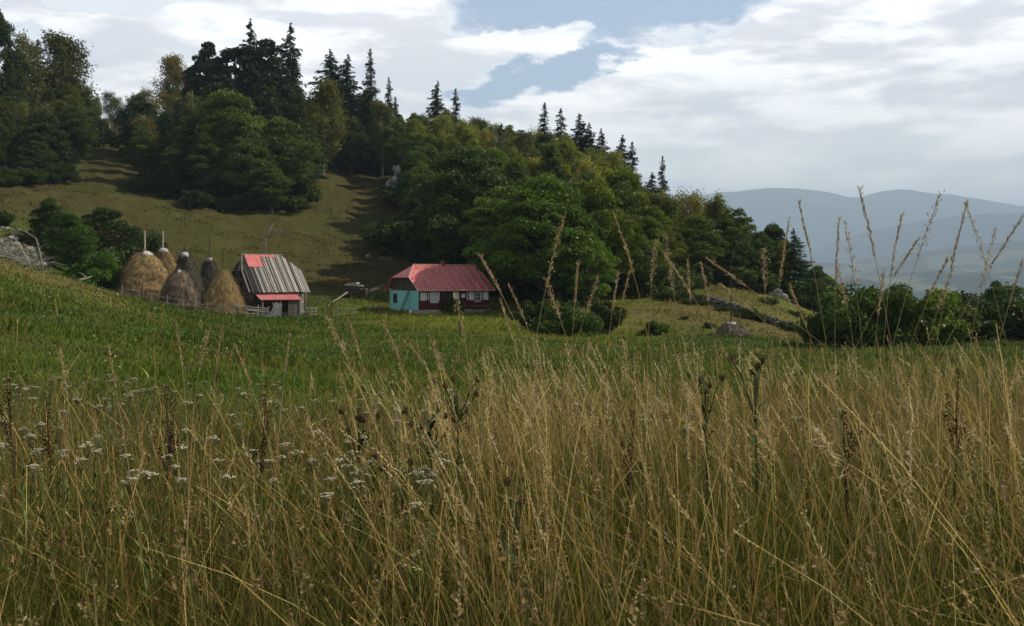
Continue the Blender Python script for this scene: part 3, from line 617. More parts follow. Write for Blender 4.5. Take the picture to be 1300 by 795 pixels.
# dry stone wall along the field
wp = [(795, 118), (830, 115.5), (870, 112), (905, 108), (940, 104.5), (975, 102), (1010, 99.5), (1045, 97)]
b = MB(); wr = random.Random(3); W0 = gp(*wp[0])
for i in range(len(wp) - 1):
    for k in range(20):
        for row in range(3):
            t = (k + wr.uniform(-.3, .3)) / 20; u = wp[i][0] + (wp[i + 1][0] - wp[i][0]) * t; D = wp[i][1] + (wp[i + 1][1] - wp[i][1]) * t + wr.uniform(-.25, .25)
            if wr.random() < (.15, .25, .6)[row]: continue
            s = wr.uniform(.16, .30); b.col = (wr.uniform(.25, .7),) * 3
            b.rock(gp(u, D, .12 + row * .26) - W0, s, (1.3, 1, .72), wr.randrange(9999))
o = b.build('stone_wall', STONE); o.location = W0; tagt(o, 'low tumbled dry stone wall running down across the dry field', 'stone wall')
# rubble on the left bank
b = MB(); W0 = gp(10, 104); bs = random.Random(9)
for i in range(150):
    u = bs.uniform(-40, 62); D = bs.uniform(97, 120); s = bs.uniform(.08, .26)
    if bs.random() < .25: s *= 1.5
    b.col = (bs.uniform(.5, 1.1),) * 3; b.rock(gp(u, D, s * .3) - W0, s, (1.2, 1, .7), i)
o = b.build('stone_rubble', PALE); o.location = W0; o['kind'] = 'stuff'; o['label'] = 'scattered pale stones on the left bank'
# small stones below shrubs left of the haystacks
for i, (u, D) in enumerate([(112, 86), (121, 87), (137, 88), (146, 89)]):
    rockset('field_stone', ['leftmost pale stone at the grass edge left of the haystacks', 'pale stone second from the left at the grass edge by the haystacks', 'pale stone nearest the small bright bush by the haystacks', 'pale stone closest to the largest haystack'][i], 'stone', [(u, D, .22, (1.2, 1, .8), .1)], m=PALE)

# ------------------------------------------------------------------ dead branches on the left bank
def deadpole(name, label, cat, pts_, rad, mat_=DEADW, twigs=0, seed=1):
    W = Vector(pts_[0]); r_ = random.Random(seed); b = MB(); q = [Vector(p) - W for p in pts_]
    b.tube(q, [rad * (1 - .75 * i / (len(q) - 1)) for i in range(len(q))], 6)
    for k in range(twigs):
        t = r_.uniform(.3, .95) * (len(q) - 1); i = int(t); a = q[i].lerp(q[min(i + 1, len(q) - 1)], t - i)
        e = a + Vector((r_.uniform(-1, 1), r_.uniform(-.5, .5), r_.uniform(-.2, .7))) * rad * 14; b.tube([a, a.lerp(e, .5) + Vector((0, 0, rad)), e], [rad * .4, rad * .3, rad * .1], 4)
    o = b.build(name, mat_, smooth=True); o.location = W; return tagt(o, label, cat)
def P(u, v, D): return Vector(((u - 650) / 1300 * D, D, (353 - v) / 1300 * D + EYE))
deadpole('dead_branch', 'leaning bare grey pole with a white tip on the left bank', 'branch', [P(45, 352, 84), P(33, 326, 84.5), P(19, 303, 85), P(14, 294, 85)], .10, twigs=3, seed=2)
deadpole('dead_branch', 'upright crooked bare pole at the edge of the dark bushes', 'branch', [P(55, 346, 85), P(51, 322, 85), P(46, 303, 85), P(36, 297, 85.5)], .09, twigs=2, seed=3)
deadpole('dead_branch', 'long bleached branch lying level across the brushwood heap', 'branch', [P(-14, 316, 92), P(20, 318, 91), P(48, 317.5, 90)], .09, twigs=4, seed=4)
deadpole('dead_branch', 'curved bleached branch sloping down in the brushwood heap', 'branch', [P(-10, 309, 91), P(4, 315, 90), P(14, 323, 90), P(20, 333, 89)], .08, twigs=4, seed=5)
deadpole('dead_branch', 'pale thin branch pointing right at the top of the brushwood heap', 'branch', [P(-10, 309, 93), P(2, 311, 93), P(16, 313, 93)], .06, twigs=3, seed=6)
deadpole('fallen_log', 'grey fallen log lying under the dark bushes left of the haystacks', 'log', [P(99, 357, 90), P(108, 354, 90.5), P(117, 351, 91)], .14, twigs=2, seed=7)
b = MB(); W0 = gp(5, 92); br = random.Random(12)
for i in range(170):
    u = br.uniform(-30, 52); D = br.uniform(84, 98); a = gp(u, D, br.uniform(0, 1.2)) - W0; L = br.uniform(.5, 2.6); an = br.uniform(-.5, .6); yw = br.uniform(0, 6.28)
    e = a + Vector((math.cos(yw) * math.cos(an), math.sin(yw) * math.cos(an), math.sin(an))) * L; k = br.uniform(.4, 1.1); b.col = (k, k * .97, k * .93)
    b.tube([a, (a + e) / 2 + Vector((0, 0, br.uniform(-.1, .15))), e], [.035, .028, .01], 4, False)
o = b.build('brushwood', DEADW); o.location = W0; o['kind'] = 'stuff'; o['label'] = 'tangled heap of grey brushwood on the left bank'
deadpole('dead_tree', 'thin bleached dead trunk leaning on the slope behind the barn', 'dead tree', [gp(334, 134, -.2), P(337, 305, 134), P(342, 293, 134), P(347, 284, 134)], .17, twigs=4, seed=8)

# ------------------------------------------------------------------ haystacks
def stick_mat(): return DEADW
def haystack(u, D, vtop, wpx, label, polev=None, tint=(1, 1, 1), cap=None, seed=0, lean=0.0, blunt=.28):
    base = gp(u, D, -.15); H = (353 - vtop) / 1300 * D + EYE - base.z; Rb = wpx / 2 / 1300 * D
    t = thing('haystack', label, 'haystack', base, 0, 'haystacks beside the barn'); rg = np.random.default_rng(seed)
    nt_, nz = 44, 26; zs = np.linspace(0, 1, nz); prof = np.array([1.0 * (1 - z ** (3.4 if blunt > .2 else 1.9)) ** .58 * (1 - (.33 if blunt > .2 else .30) * z) * (1.0 if z > .12 else .93 + z * .6) for z in zs]); prof = np.maximum(prof, np.where(zs < .97, blunt * (1 - zs) ** .25 * 1.0, 0)) ; prof[-1] = .02
    A, ZZ = np.meshgrid(np.linspace(0, 2 * np.pi, nt_, endpoint=False), zs); PR = np.repeat(prof[:, None], nt_, 1)
    wb = 1 + (fbm(A * 1.9 + seed, ZZ * 5 + seed, 3, seed) - .5) * .34 + (fbm(A * 4 + seed, ZZ * 14 + seed, 2, seed) - .5) * .10 + .05 * np.sin(A * 2 + seed)
    X_ = np.cos(A) * PR * wb * Rb + lean * ZZ ** 1.5; Y_ = np.sin(A) * PR * wb * Rb; Z_ = ZZ * H
    V = np.stack([X_, Y_, Z_], -1).reshape(-1, 3); i = np.arange(nz - 1)[:, None] * nt_; j = np.arange(nt_)[None, :]; j2 = (j + 1) % nt_
    F = np.stack([i + j, i + j2, i + nt_ + j2, i + nt_ + j], -1).reshape(-1, 4); C = np.tile(np.array(tint), (len(V), 1)) * rg.uniform(.8, 1.1, (len(V), 1))
    # loose straws all over the surface
    n = 4200; k = rg.integers(0, len(V), n); Pp = V[k] + rg.normal(size=(n, 3)) * .09; out = Pp * np.array([1, 1, 0]); out /= np.linalg.norm(out, axis=1)[:, None] + .01
    d = out * rg.uniform(.1, .55, n)[:, None] + rg.normal(size=(n, 3)) * .35 + np.array([0, 0, -.9]); d /= np.linalg.norm(d, axis=1)[:, None]; L = rg.uniform(.25, .6, n)[:, None]
    s = np.cross(d, out + rg.normal(size=(n, 3)) * .3); s /= np.linalg.norm(s, axis=1)[:, None] + 1e-6; s *= .022
    Pp += out * .03; SV = np.stack([Pp - s, Pp + s, Pp + s * .3 + d * L, Pp - s * .3 + d * L], 1).reshape(-1, 3)
    SC = np.repeat(np.array(tint) * rg.uniform(.55, 1.35, (n, 1)), 4, 0)
    Vt = np.concatenate([V, SV]); Ft = np.concatenate([F, np.arange(4 * n).reshape(n, 4) + len(V)]); Ct = np.concatenate([C, SC])
    link('hay_mound', np_mesh('hay_mound', Vt, Ft, Ct, STRAW), t)
    a_ = rg.uniform(0, 6.28, 700); q_ = Rb * rg.uniform(.9, 1.35, 700); lx = np.cos(a_) * q_; ly = np.sin(a_) * q_; lz = height(base.x + lx, base.y + ly) - base.z + .05; LP = np.stack([lx, ly, lz], 1)
    LV, LF, LC = leafcloud(LP, .35, np.tile(np.array(tint) * .9, (700, 1)), rg, flat=.9, elong=1.6); link('loose_hay', np_mesh('loose_hay', LV, LF, LC, STRAW), t)
    tp = Vector((lean, 0, H))
    pv = (vtop - 8) if polev is None else polev; ph = (353 - pv) / 1300 * D + EYE - base.z
    b = MB(); b.tube([tp - Vector((0, 0, .6)), (lean, 0, ph)], [.075, .055] if polev and polev < 300 else [.055, .04], 6); b.build('pole', mat('peeled_pole', (.50, .46, .38), .8, .3, 8), t) if polev and polev < 300 else b.build('pole', WOODD, t)
    if cap:
        b = MB(); ang0, ang1, w = cap
        ns = 18; vs = []; fs = []; rc = random.Random(seed)
        zf = [.925, .95, .97, .982]; 
        for q, z in enumerate(zf):
            pr = float(np.interp(z, zs, prof)) * Rb * 1.07 + .05
            for k_ in range(ns + 1):
                a_ = ang0 + (ang1 - ang0) * k_ / ns; zz_ = z * H + (.10 if q else -.05 + rc.uniform(-.22, .1)) * 1; vs.append((math.cos(a_) * pr + lean * z ** 1.5, math.sin(a_) * pr, zz_))
        for q in range(len(zf) - 1):
            for k_ in range(ns): a0 = q * (ns + 1) + k_; fs.append((a0, a0 + 1, a0 + ns + 2, a0 + ns + 1))
        b.add(vs, fs); co = b.build('cover', mat('cover_sheet', (.46, .44, .42), .6, .25, 5), t, smooth=True)
        sm = co.modifiers.new('thick', 'SOLIDIFY'); sm.thickness = .05
    return t
haystack(184, 100, 319, 66, 'widest golden haystack at the left end of the row, with a tall bare pole', 293, (1.1, 1.0, .85), (-1.5, .0, 0), 1, blunt=.34)
haystack(213, 108, 315, 42, 'golden haystack just behind the widest one, with a tall bare pole', 293, (1.0, .92, .8), (-2.4, -.1, 0), 2, lean=-.5, blunt=.38)
haystack(240, 104, 320, 37, 'grey weathered haystack with white cover, leaning left in the middle of the back row', 313, (.36, .40, .58), (-3.2, -.3, 0), 3, lean=-.45, blunt=.36)
haystack(227.5, 97, 343, 50, 'squat dark grey haystack in front of the widest golden one', None, (.74, .76, .95), (-1.6, -.9, 0), 4, blunt=.40)
haystack(266, 107, 327, 30, 'narrow dark haystack with white cover behind the front golden one', 300, (.34, .38, .56), (-2.6, -.1, 0), 5, blunt=.42)
haystack(283, 95, 343, 55, 'front golden haystack tapering to a thin pole beside the barn', 316, (1.15, 1.05, .85), None, 6, blunt=.12)
t = haystack(928, 84.5, 410, 38, 'low broken haystack remnant with a very tall thin pole in the dry field', 331, (.85, .92, 1.25), (-3.1, .3, 0), 7, blunt=.62)
del t['group']; t.name = 'haystack_remnant'

# ------------------------------------------------------------------ houses
def plane_pt(x, y, z): return Vector((x, y, z))
RED = mat('red_roof_sheet', (.44, .055, .07), .45, .3, 1.6, .15, .4, col2=(.60, .20, .20), stretch=(5, 1, 1)); REDS = mat('pale_roof_seam', (.58, .40, .34), .6, .3, 6)
def half_hip(L, W, he, hr, o, e, hipL, hipR, kz, th=.08):
    """vertices of a half-hipped roof: returns front/back polygon and hips"""
    yk = W / 2 - (W / 2 + o) * (hr - kz) / (hr - he); 
    xl, xr = -e, L + e
    front = [(xl, -o, he), (xr, -o, he), (xr, yk, kz), (xr - hipR, W / 2, hr), (xl + hipL, W / 2, hr), (xl, yk, kz)]
    back = [(x, W - y, z) for x, y, z in front][::-1]
    hl = [(xl, W - yk, kz), (xl, yk, kz), (xl + hipL, W / 2, hr)]; hrt = [(xr, yk, kz), (xr, W - yk, kz), (xr - hipR, W / 2, hr)]
    return front, back, hl, hrt
def slab(b, poly, th):
    n = len(poly); p = [Vector(q) for q in poly]; nrm = (p[1] - p[0]).cross(p[2] - p[0]).normalized()
    b.add([q for q in p] + [q - nrm * th for q in p], [tuple(range(n)), tuple(range(2 * n - 1, n - 1, -1))] + [(i, i + n, (i + 1) % n + n, (i + 1) % n) for i in range(n)])

# --- farmhouse
hx = (532 - 650) / 1300 * 104; HZ = float(height(hx, 104)); L, W = 8.35, 6.7; th = R(33)
hz = EYE - (397.5 - 353) / 1300 * 104
house = thing('farmhouse', 'small farmhouse with red metal roof, turquoise end wall and maroon and white front', 'house', (hx, 104, hz), th)
TEAL = mat('turquoise_limewash', (.17, .46, .42), .85, .18, 2.5, .15, col2=(.22, .52, .48)); MAR = mat('maroon_paint', (.085, .014, .018), .7, .3, 5, .1); WHT = mat('white_plaster', (.66, .65, .62), .85, .2, 4); GLASS = mat('window_glass', (.02, .022, .025), .12, .1, 3, 0, .6); CURT = mat('lace_curtain', (.5, .5, .47), .9, .2, 12)
b = MB(); b.box((L / 2, W / 2, -.35), (L + .2, W + .2, 1.3)); b.build('foundation', mat('whitewashed_stone', (.40, .38, .35), .95, .5, 3, .6), house)
WH = 2.45; b = MB(); z0 = .30
b.box((L / 2, .12, (z0 + 1.20) / 2), (L, .24, 1.20 - z0)); b.build('front_wall_lower', MAR, house)
b = MB(); b.box((L / 2, .13, 1.20 + .5), (L - .02, .22, 1.0)); b.box((L / 2, W - .12, (z0 + WH) / 2), (L, .24, WH - z0)); b.box((L - .12, W / 2, (z0 + WH) / 2), (.235, W - .5, WH - z0)); b.build('plaster_wall', WHT, house)
b = MB(); b.box((.12, W / 2, (.16 + 2.25) / 2), (.24, W - .02, 2.09)); b.build('end_wall', TEAL, house, label='turquoise washed end wall')
b = MB(); b.m = 0
for z, h in ((2.2, .14), (1.20, .12), (.34, .10)): b.box((L / 2, .0, z), (L + .06, .08, h))
for x in (0.03, .95, 1.22, 2.2, 2.45, 3.9, 4.75, 5.55, 5.8, 6.52, 7.3, 7.55, 8.32): b.box((x, .0, 1.27), (.10, .074, 1.9))
b.build('timber_frame', MAR, house)
# gable timber
kz = 3.62; he, hr, ov = 2.30, 4.95, .55
fr, bk, hl, hrt = half_hip(L, W, he, hr, ov, .45, 1.55, .12, kz)
ykk = fr[5][1]
nb = 26
for xx, sgn in ((.05, 1), (L - .05, -1)):
    b = MB()
    for k in range(nb):
        y0 = W * k / nb; y1 = W * (k + 1) / nb - .02; ym = (y0 + y1) / 2; dy = min(ym, W - ym); zt = min(he + (hr - he) * (dy + ov) / (W / 2 + ov) - .12, kz + .02)
        b.col = (random.Random(k).uniform(.6, 1.5),) * 3; b.box((xx - .02 * sgn, ym, (2.2 + zt) / 2), (.05, y1 - y0, zt - 2.2))
    b.build('gable_boarding', mat('gable_boards', (.07, .058, .047), .9, .4, 14, .3, attr='Col'), house)
b = MB()
for poly in (fr, bk, hl, hrt): slab(b, poly, .07)
b.m = 1
fs_ = Vector(fr[0]); up = (Vector(fr[4]) - Vector((fr[4][0], fr[0][1], fr[0][2]))); upn = up.normalized(); nrm = Vector((0, -upn.z, upn.y))
for k in range(11):
    x = fr[0][0] + (fr[1][0] - fr[0][0]) * (k + .0) / 10; x = min(max(x, fr[0][0] + .05), fr[1][0] - .05); d = min(x - fr[0][0], fr[1][0] - x)
    full = up.length; part_ = (kz - he) / (hr - he); f = part_ + (1 - part_) * min(1, d / (1.55 if x - fr[0][0] == d else .12)); a = Vector((x, fr[0][1], fr[0][2]))
    b.beam(a + nrm * .03, a + upn * full * f + nrm * .03, .07, .05)
b.beam(Vector(fr[4]) + Vector((-.05, 0, .04)), Vector(fr[3]) + Vector((.05, 0, .04)), .16, .08)
b.beam(Vector(fr[0]) + Vector((0, -.03, -.02)), Vector(fr[1]) + Vector((0, -.03, -.02)), .06, .12)
b.beam(Vector(fr[0]) + nrm * .02, Vector(fr[5]) + nrm * .02, .10, .07); b.beam(Vector(fr[5]) + nrm * .02, Vector(fr[4]) + nrm * .02, .08, .07)
b.build('roof', [RED, REDS], house)
b = MB(); b.box((4.6, W / 2, hr + .12), (.34, .34, .5)); b.box((4.6, W / 2, hr + .39), (.42, .42, .06)); b.build('chimney', mat('chimney_brick', (.30, .10, .07), .9, .4, 8), house)
def window(parent, x0, x1, z0, z1, face, mul=(2, 2), fm=MAR, gm=GLASS, y=-.03):
    w, h = x1 - x0, z1 - z0; rot = Matrix.Identity(3) if face == 'f' else Matrix.Rotation(R(-90), 3, 'Z')
    def T(px, py, pz): return (px, py, pz) if face == 'f' else (py, W - px, pz)
    def bx(b, cx, cy, cz, dx, dy, dz): b.box(T(cx, cy, cz), (dx, dy, dz) if face == 'f' else (dy, dx, dz))
    f = MB()
    for xx in (x0, x1): bx(f, xx, y - .03, (z0 + z1) / 2, .09, .07, h + .09)
    for zz in (z0, z1): bx(f, (x0 + x1) / 2, y - .032, zz, w - .09, .07, .09)
    for i in range(1, mul[0]): bx(f, x0 + w * i / mul[0], y - .025, (z0 + z1) / 2, .05, .05, h - .09)
    for i in range(1, mul[1]): bx(f, (x0 + x1) / 2, y - .022, z0 + h * i / mul[1], w - .09, .045, .05)
    fo = f.build('window', fm, parent); p = MB(); bx(p, (x0 + x1) / 2, y + .0, (z0 + z1) / 2, w - .05, .02, h - .05); p.build('pane', gm, fo)
WFR = mat('white_window_paint', (.6, .6, .57), .7, .2, 6)
window(house, 1.27, 2.15, 1.05, 2.08, 'f', (2, 2), WFR, CURT, -.06); window(house, 6.58, 7.22, 1.1, 2.08, 'f', (2, 2), WFR, GLASS, -.06)
window(house, 2.55, 3.85, 1.25, 2.1, 'f', (3, 1), MAR, GLASS, -.05)
b = MB(); b.box((5.15, -.03, 1.22), (.72, .06, 1.84)); d_ = b.build('door', mat('door_dark', (.05, .012, .014), .6, .3, 6), house)
b = MB(); b.box((5.15, -.075, 1.72), (.42, .03, .42)); b.build('pane', WHT, d_); b = MB(); b.box((5.42, -.08, 1.15), (.10, .05, .04)); b.build('handle', WOODG, d_)
window(house, W - 2.05, W - 1.0, .95, 1.95, 's', (2, 2), mat('dark_window_paint', (.05, .04, .035), .7, .3, 6), GLASS, -.01) if False else None
window(house, 1.0, 1.75, .95, 1.85, 's', (2, 2), mat('dark_window_paint', (.05, .04, .035), .7, .3, 6), GLASS, -.01)
b = MB(); b.box((5.6, -.55, .06), (3.2, .7, .22)); b.build('doorstep', mat('step_stone', (.33, .31, .28), .9, .4, 5, .4), house)
# ladder against the turquoise wall (own thing)
M3 = Matrix.Translation((hx, 104, hz)) @ Matrix.Rotation(th, 4, 'Z')
lad = thing('ladder', 'dark wooden ladder leaning against the turquoise end wall', 'ladder', M3 @ Vector((-.8, W - 3.9, -.05)), th)
b = MB(); b.beam((0, -.03 - .0, .0), (.68, -.63, 2.3), .06); b.build('rail', WOODD, lad); b = MB(); b.beam((0, -.45, .0), (.68, -1.05, 2.3), .06); b.build('rail', WOODD, lad)
for k in range(8): t_ = (k + .6) / 8.2; b = MB(); b.beam((.68 * t_, -.03 - .6 * t_, 2.3 * t_), (.68 * t_, -.45 - .6 * t_, 2.3 * t_), .05); b.build('rung', WOODD, lad)
# bush before the front
bl = M3 @ Vector((3.3, -1.1, 0)); plant_top('shrub', bl.x / bl.y * 1300 + 650, bl.y, 375, 'grey green bush growing before the maroon front of the farmhouse', None, tint=(1.2, 1.25, 1.3), wide=.85)
t = thing('bucket', 'small white pail on the ground by the corner of the turquoise wall', 'bucket', M3 @ Vector((-.6, .7, -.02))); b = MB(); b.tube([(0, 0, 0), (0, 0, .34)], [.13, .17], 12); b.build('pail', WHT, t); b = MB(); b.tube([(-.17, 0, .33), (-.12, 0, .46), (0, 0, .52), (.12, 0, .46), (.17, 0, .33)], .01, 5); b.build('handle', WOODD, t)
bn = thing('bench', 'low dark bench against the front wall of the farmhouse right of the door', 'bench', M3 @ Vector((6.9, -.55, .18)), th)
b = MB(); b.box((0, 0, .42), (1.8, .36, .06)); b.build('seat', WOODG, bn)
for sx_ in (-.75, .75): b = MB(); b.box((sx_, 0, .195), (.08, .3, .39)); b.build('leg', WOODD, bn)

# --- barn
bx0 = (320 - 650) / 1300 * 102; bth = R(33); BL, BW = 5.6, 7.2; bz = EYE - (401 - 353) / 1300 * 102
barn = thing('barn', 'old wooden barn with grey plank roof and a red sheet patch beside the haystacks', 'barn', (bx0, 102, bz), bth)
BH, BE, BR_ = 2.55, 2.35, 6.15; bkz = 4.55
fr, bk, hl, hrt = half_hip(BL, BW, BE, BR_, .7, .25, .45, 1.5, bkz)
b = MB(); b.box((BL / 2, BW / 2, -.25), (BL + .1, BW + .1, 1.1)); b.build('foundation', STONE, barn)
LOGM = mat('log_wall', (.15, .12, .09), .95, .5, 10, .5, attr='Col', stretch=(1, 1, 5))
b = MB(); lr = random.Random(4)
for k in range(10):
    z = .42 + k * .215; kk = lr.uniform(.5, 1.2); b.col = (kk, kk, kk)
    b.tube([(-.15, .1, z), (BL + .15, .1, z)], .11, 8); b.tube([(-.15, BW - .1, z), (BL + .15, BW - .1, z)], .11, 8); b.tube([(.1, -.15, z + .1), (.1, BW + .15, z + .1)], .11, 8); b.tube([(BL - .1, -.15, z + .1), (BL - .1, BW + .15, z + .1)], .11, 8)
b.build('log_wall', LOGM, barn, smooth=True)
b = MB(); b.box((BL - .75, -.06, 1.15), (1.3, .16, 2.1)); b.build('plaster_wall', mat('peeling_plaster', (.42, .40, .36), .9, .6, 3, .5, col2=(.16, .14, .12)), barn, label='peeling whitewashed stretch of wall at the right corner')
# gable boards left/right with gaps
b = MB(); b2 = MB(); nb = 30
for k in range(nb):
    ym = BW * (k + .5) / nb; dy = min(ym, BW - ym); zt = min(BE + (BR_ - BE) * (dy + .7) / (BW / 2 + .7) - .15, bkz)
    if lr.random() < .10: continue
    kk = lr.uniform(.5, 1.5); b.col = (kk, kk, kk); zt2 = zt - lr.uniform(0, .15); b.box((.02, ym, (2.45 + zt2) / 2), (.05, BW / nb - .025, zt2 - 2.45)); b2.col = b.col; b2.box((BL - .02, ym, (2.45 + zt) / 2), (.05, BW / nb - .02, zt - 2.45))
b2.build('gable_boarding', mat('barn_boards', (.085, .074, .062), .95, .45, 14, .4, attr='Col', stretch=(1, 1, .3)), barn)
b.build('gable_boarding', mat('barn_boards', (.085, .074, .062), .95, .45, 14, .4, attr='Col', stretch=(1, 1, .3)), barn)
# plank roof: real boards lying up the slope
b = MB(); upv = Vector((0, BW / 2 + .7, BR_ - BE)); full = upv.length; upn = upv.normalized(); nrm = Vector((0, -upn.z, upn.y)); x = fr[0][0] + .02; xr = fr[1][0]; part_ = (bkz - BE) / (BR_ - BE)
while x < xr - .03:
    w = lr.uniform(.085, .15); d = x + w / 2 - fr[0][0]; d2 = xr - x - w / 2; f = min(part_ + (1 - part_) * min(1, d / .55), part_ + (1 - part_) * min(1, d2 / 1.6))
    kk = lr.choice([.10, .16, .3, .8, 1.3, 1.8, 2.1]) * lr.uniform(.85, 1.15); b.col = (kk, kk * .97, kk * .95); a = Vector((x + w / 2, fr[0][1], fr[0][2])) - upn * lr.uniform(0, .14); off = nrm * lr.uniform(0, .05)
    b.beam(a + off, a + upn * (full * f) + off, w - .015, .035)
    a2 = Vector((x + w / 2, BW + .7, BE)); u2 = Vector((0, -upv.y, upv.z)).normalized(); b.beam(a2, a2 + u2 * full * f, w - .02, .035)
    x += w
for k in range(18):   # right hip boards, and ragged left hip boards with gaps
    t_ = (k + .5) / 18
    for poly, skip in ((hrt, 0), (hl, .55)):
        if lr.random() < skip: continue
        A_, B_, C_ = [Vector(q) for q in poly]; base_ = A_.lerp(B_, t_); tgt = C_; s_ = 1 - abs(2 * t_ - 1); mid = A_.lerp(B_, .5); e_ = base_ + (C_ - mid) * s_
        kk = lr.uniform(.3, 1.3); b.col = (kk, kk, kk); b.beam(base_, e_, .16, .03)
PL = mat('roof_planks', (.25, .24, .225), .9, .35, 9, .4, attr='Col', stretch=(6, 1, 1))
ro = b.build('roof', PL, barn)
b = MB(); b.beam(Vector(fr[4]) + Vector((-.1, 0, .06)), Vector(fr[3]) + Vector((.1, 0, .06)), .22, .06); b.build('ridge_board', mat('pale_board', (.45, .42, .38), .9, .3, 8), ro)
b = MB(); PINK = mat('faded_red_sheet', (.42, .08, .09), .6, .35, 2.2, .1, .3, col2=(.56, .20, .20), stretch=(4, 1, 1))
def onroof(xa, xb, fa, fb, off=.085):
    p = [Vector((xa, fr[0][1], fr[0][2])) + upn * full * fa, Vector((xb, fr[0][1], fr[0][2])) + upn * full * fa, Vector((xb, fr[0][1], fr[0][2])) + upn * full * fb, Vector((xa, fr[0][1], fr[0][2])) + upn * full * fb]
    slab(b, [q + nrm * off for q in p], .02)
onroof(.35, 1.9, .66, .985); onroof(1.905, 3.6, .93, .985, .087); b.build('red_patch', PINK, ro, label='faded red metal sheet patching the plank roof')
b = MB()
for y_ in (.5, 1.1, 1.8): b.beam((-.34, BW / 2 - y_, bkz + .02 + (1.8 - y_) * .3), (.2, BW / 2 - .3 * y_, BR_ - .45 * y_), .07)
b.beam((-.45, fr[0][1] + .1, BE), (-.45, fr[5][1], bkz), .12, .05); b.beam((-.45, fr[5][1], bkz), (.2, BW / 2, BR_), .12, .05); b.beam((-.42, fr[5][1] - .1, bkz), (-.42, BW - fr[5][1] + .1, bkz), .12, .08)
b.build('gable_rafters', WOODG, barn)
# lean-to with faded red roof
b = MB(); slab(b, [(.2, -2.0, 1.62), (4.4, -2.0, 1.62), (4.4, .0, 2.32), (.2, .0, 2.32)], .05)
b.m = 1
for k in range(10): xx = .2 + 4.2 * k / 9; b.beam((xx, -2.0, 1.64), (xx, .0, 2.34), .04, .04)
lt = b.build('lean_to_roof', [PINK, mat('lean_seam', (.60, .30, .28), .6, .2, 5)], barn)
for x in (.45, 2.3, 4.3): b = MB(); b.beam((x, -1.8, -.5), (x, -1.8, 1.62), .13); b.build('post', WOODG, lt)
b = MB()
for k in range(9): kk = lr.uniform(.5, 1.3); b.col = (kk,) * 3; b.box((3.15 + k * .13, -1.75, .65), (.115, .05, 1.75))
for k in range(12): kk = lr.uniform(.5, 1.3); b.col = (kk,) * 3; b.box((4.30, -1.68 + k * .14, .75), (.05, .12, 1.75))
b.build('stall_boarding', mat('stall_boards', (.12, .105, .09), .95, .4, 12, .4, attr='Col'), barn)
MB_ = Matrix.Translation((bx0, 102, bz)) @ Matrix.Rotation(bth, 4, 'Z')

# ------------------------------------------------------------------ fences and yard things
def seg_posts(name, label, cat, uD, hpost, rails, wob=.12, rm=WOODG, seed=0, pr=.06, rr_=.035):
    r_ = random.Random(seed); W0 = gp(*uD[0]); t = thing(name, label, cat, W0); P_ = [gp(u, D) - W0 for u, D in uD]
    for p in P_:
        b = MB(); b.tube([p - Vector((0, 0, .3)), p + Vector((r_.uniform(-.08, .08), 0, hpost * r_.uniform(.85, 1.15)))], [pr, pr * .8], 6); b.build('post', rm, t)
    for h in rails:
        for a, c in zip(P_[:-1], P_[1:]):
            b = MB(); a2 = a + Vector((-.15, -.09, h + r_.uniform(-wob, wob))); c2 = c + Vector((.15, -.09, h + r_.uniform(-wob, wob))); b.tube([a2, (a2 + c2) / 2 + Vector((0, 0, r_.uniform(-.05, .03))), c2], rr_ * r_.uniform(.8, 1.2), 5); b.build('rail', rm, t)
    return t
seg_posts('rail_fence', 'grey pole fence running in front of the haystacks', 'fence', [(156, 94), (176, 93), (192, 92.5), (212, 92), (232, 91.5), (247, 91.2), (262, 91), (280, 91), (299, 91)], .95, (.42, .78), seed=1)
seg_posts('log_fence', 'stacked pale pole fence in front of the barn lean-to', 'fence', [(300, 94), (314, 94), (327, 95), (340, 95.5)], 1.15, (.15, .35, .55, .75, .95), .10, DEADW, seed=2, pr=.08, rr_=.045)
seg_posts('rail_fence', 'short pale fence panel at the right corner of the barn', 'fence', [(389, 101), (395, 101), (401, 102)], 1.0, (.2, .5, .8), .06, DEADW, seed=3)
seg_posts('gate_frame', 'bare wooden gate frame standing on the grass between barn and farmhouse', 'gate', [(428.5, 97), (451, 98)], 1.15, (.45, .95), .05, WOODG, seed=4)
b = MB(); W0 = gp(350, 94.5)
b.box((0, 0, .75), (.7, .04, 1.5), Matrix.Rotation(R(22), 3, 'Y')); b.box((.1, .05, .75), (.09, .05, 1.7), Matrix.Rotation(R(-30), 3, 'Y')); o = b.build('hurdle_board', mat('bleached_board', (.5, .49, .46), .9, .4, 6)); o.location = W0; tagt(o, 'bleached pale board leaning against the lean-to front', 'board')
b = MB(); 
for s_ in (-1, 1): b.beam((-.5 * s_, 0, 0), (.35 * s_, 0, 1.1), .06)
b.beam((-.4, 0, .55), (.4, 0, .6), .05); o = b.build('sawhorse', DEADW); o.location = gp(338, 93.5); tagt(o, 'pale crossed-leg sawhorse in front of the pole fence by the barn', 'sawhorse')
seg_posts('hay_rack', 'thin upright rack poles on the slope just right of the barn', 'rack', [(416, 104), (421, 104)], 1.6, (1.1,), .1, WOODD, seed=6, pr=.04)
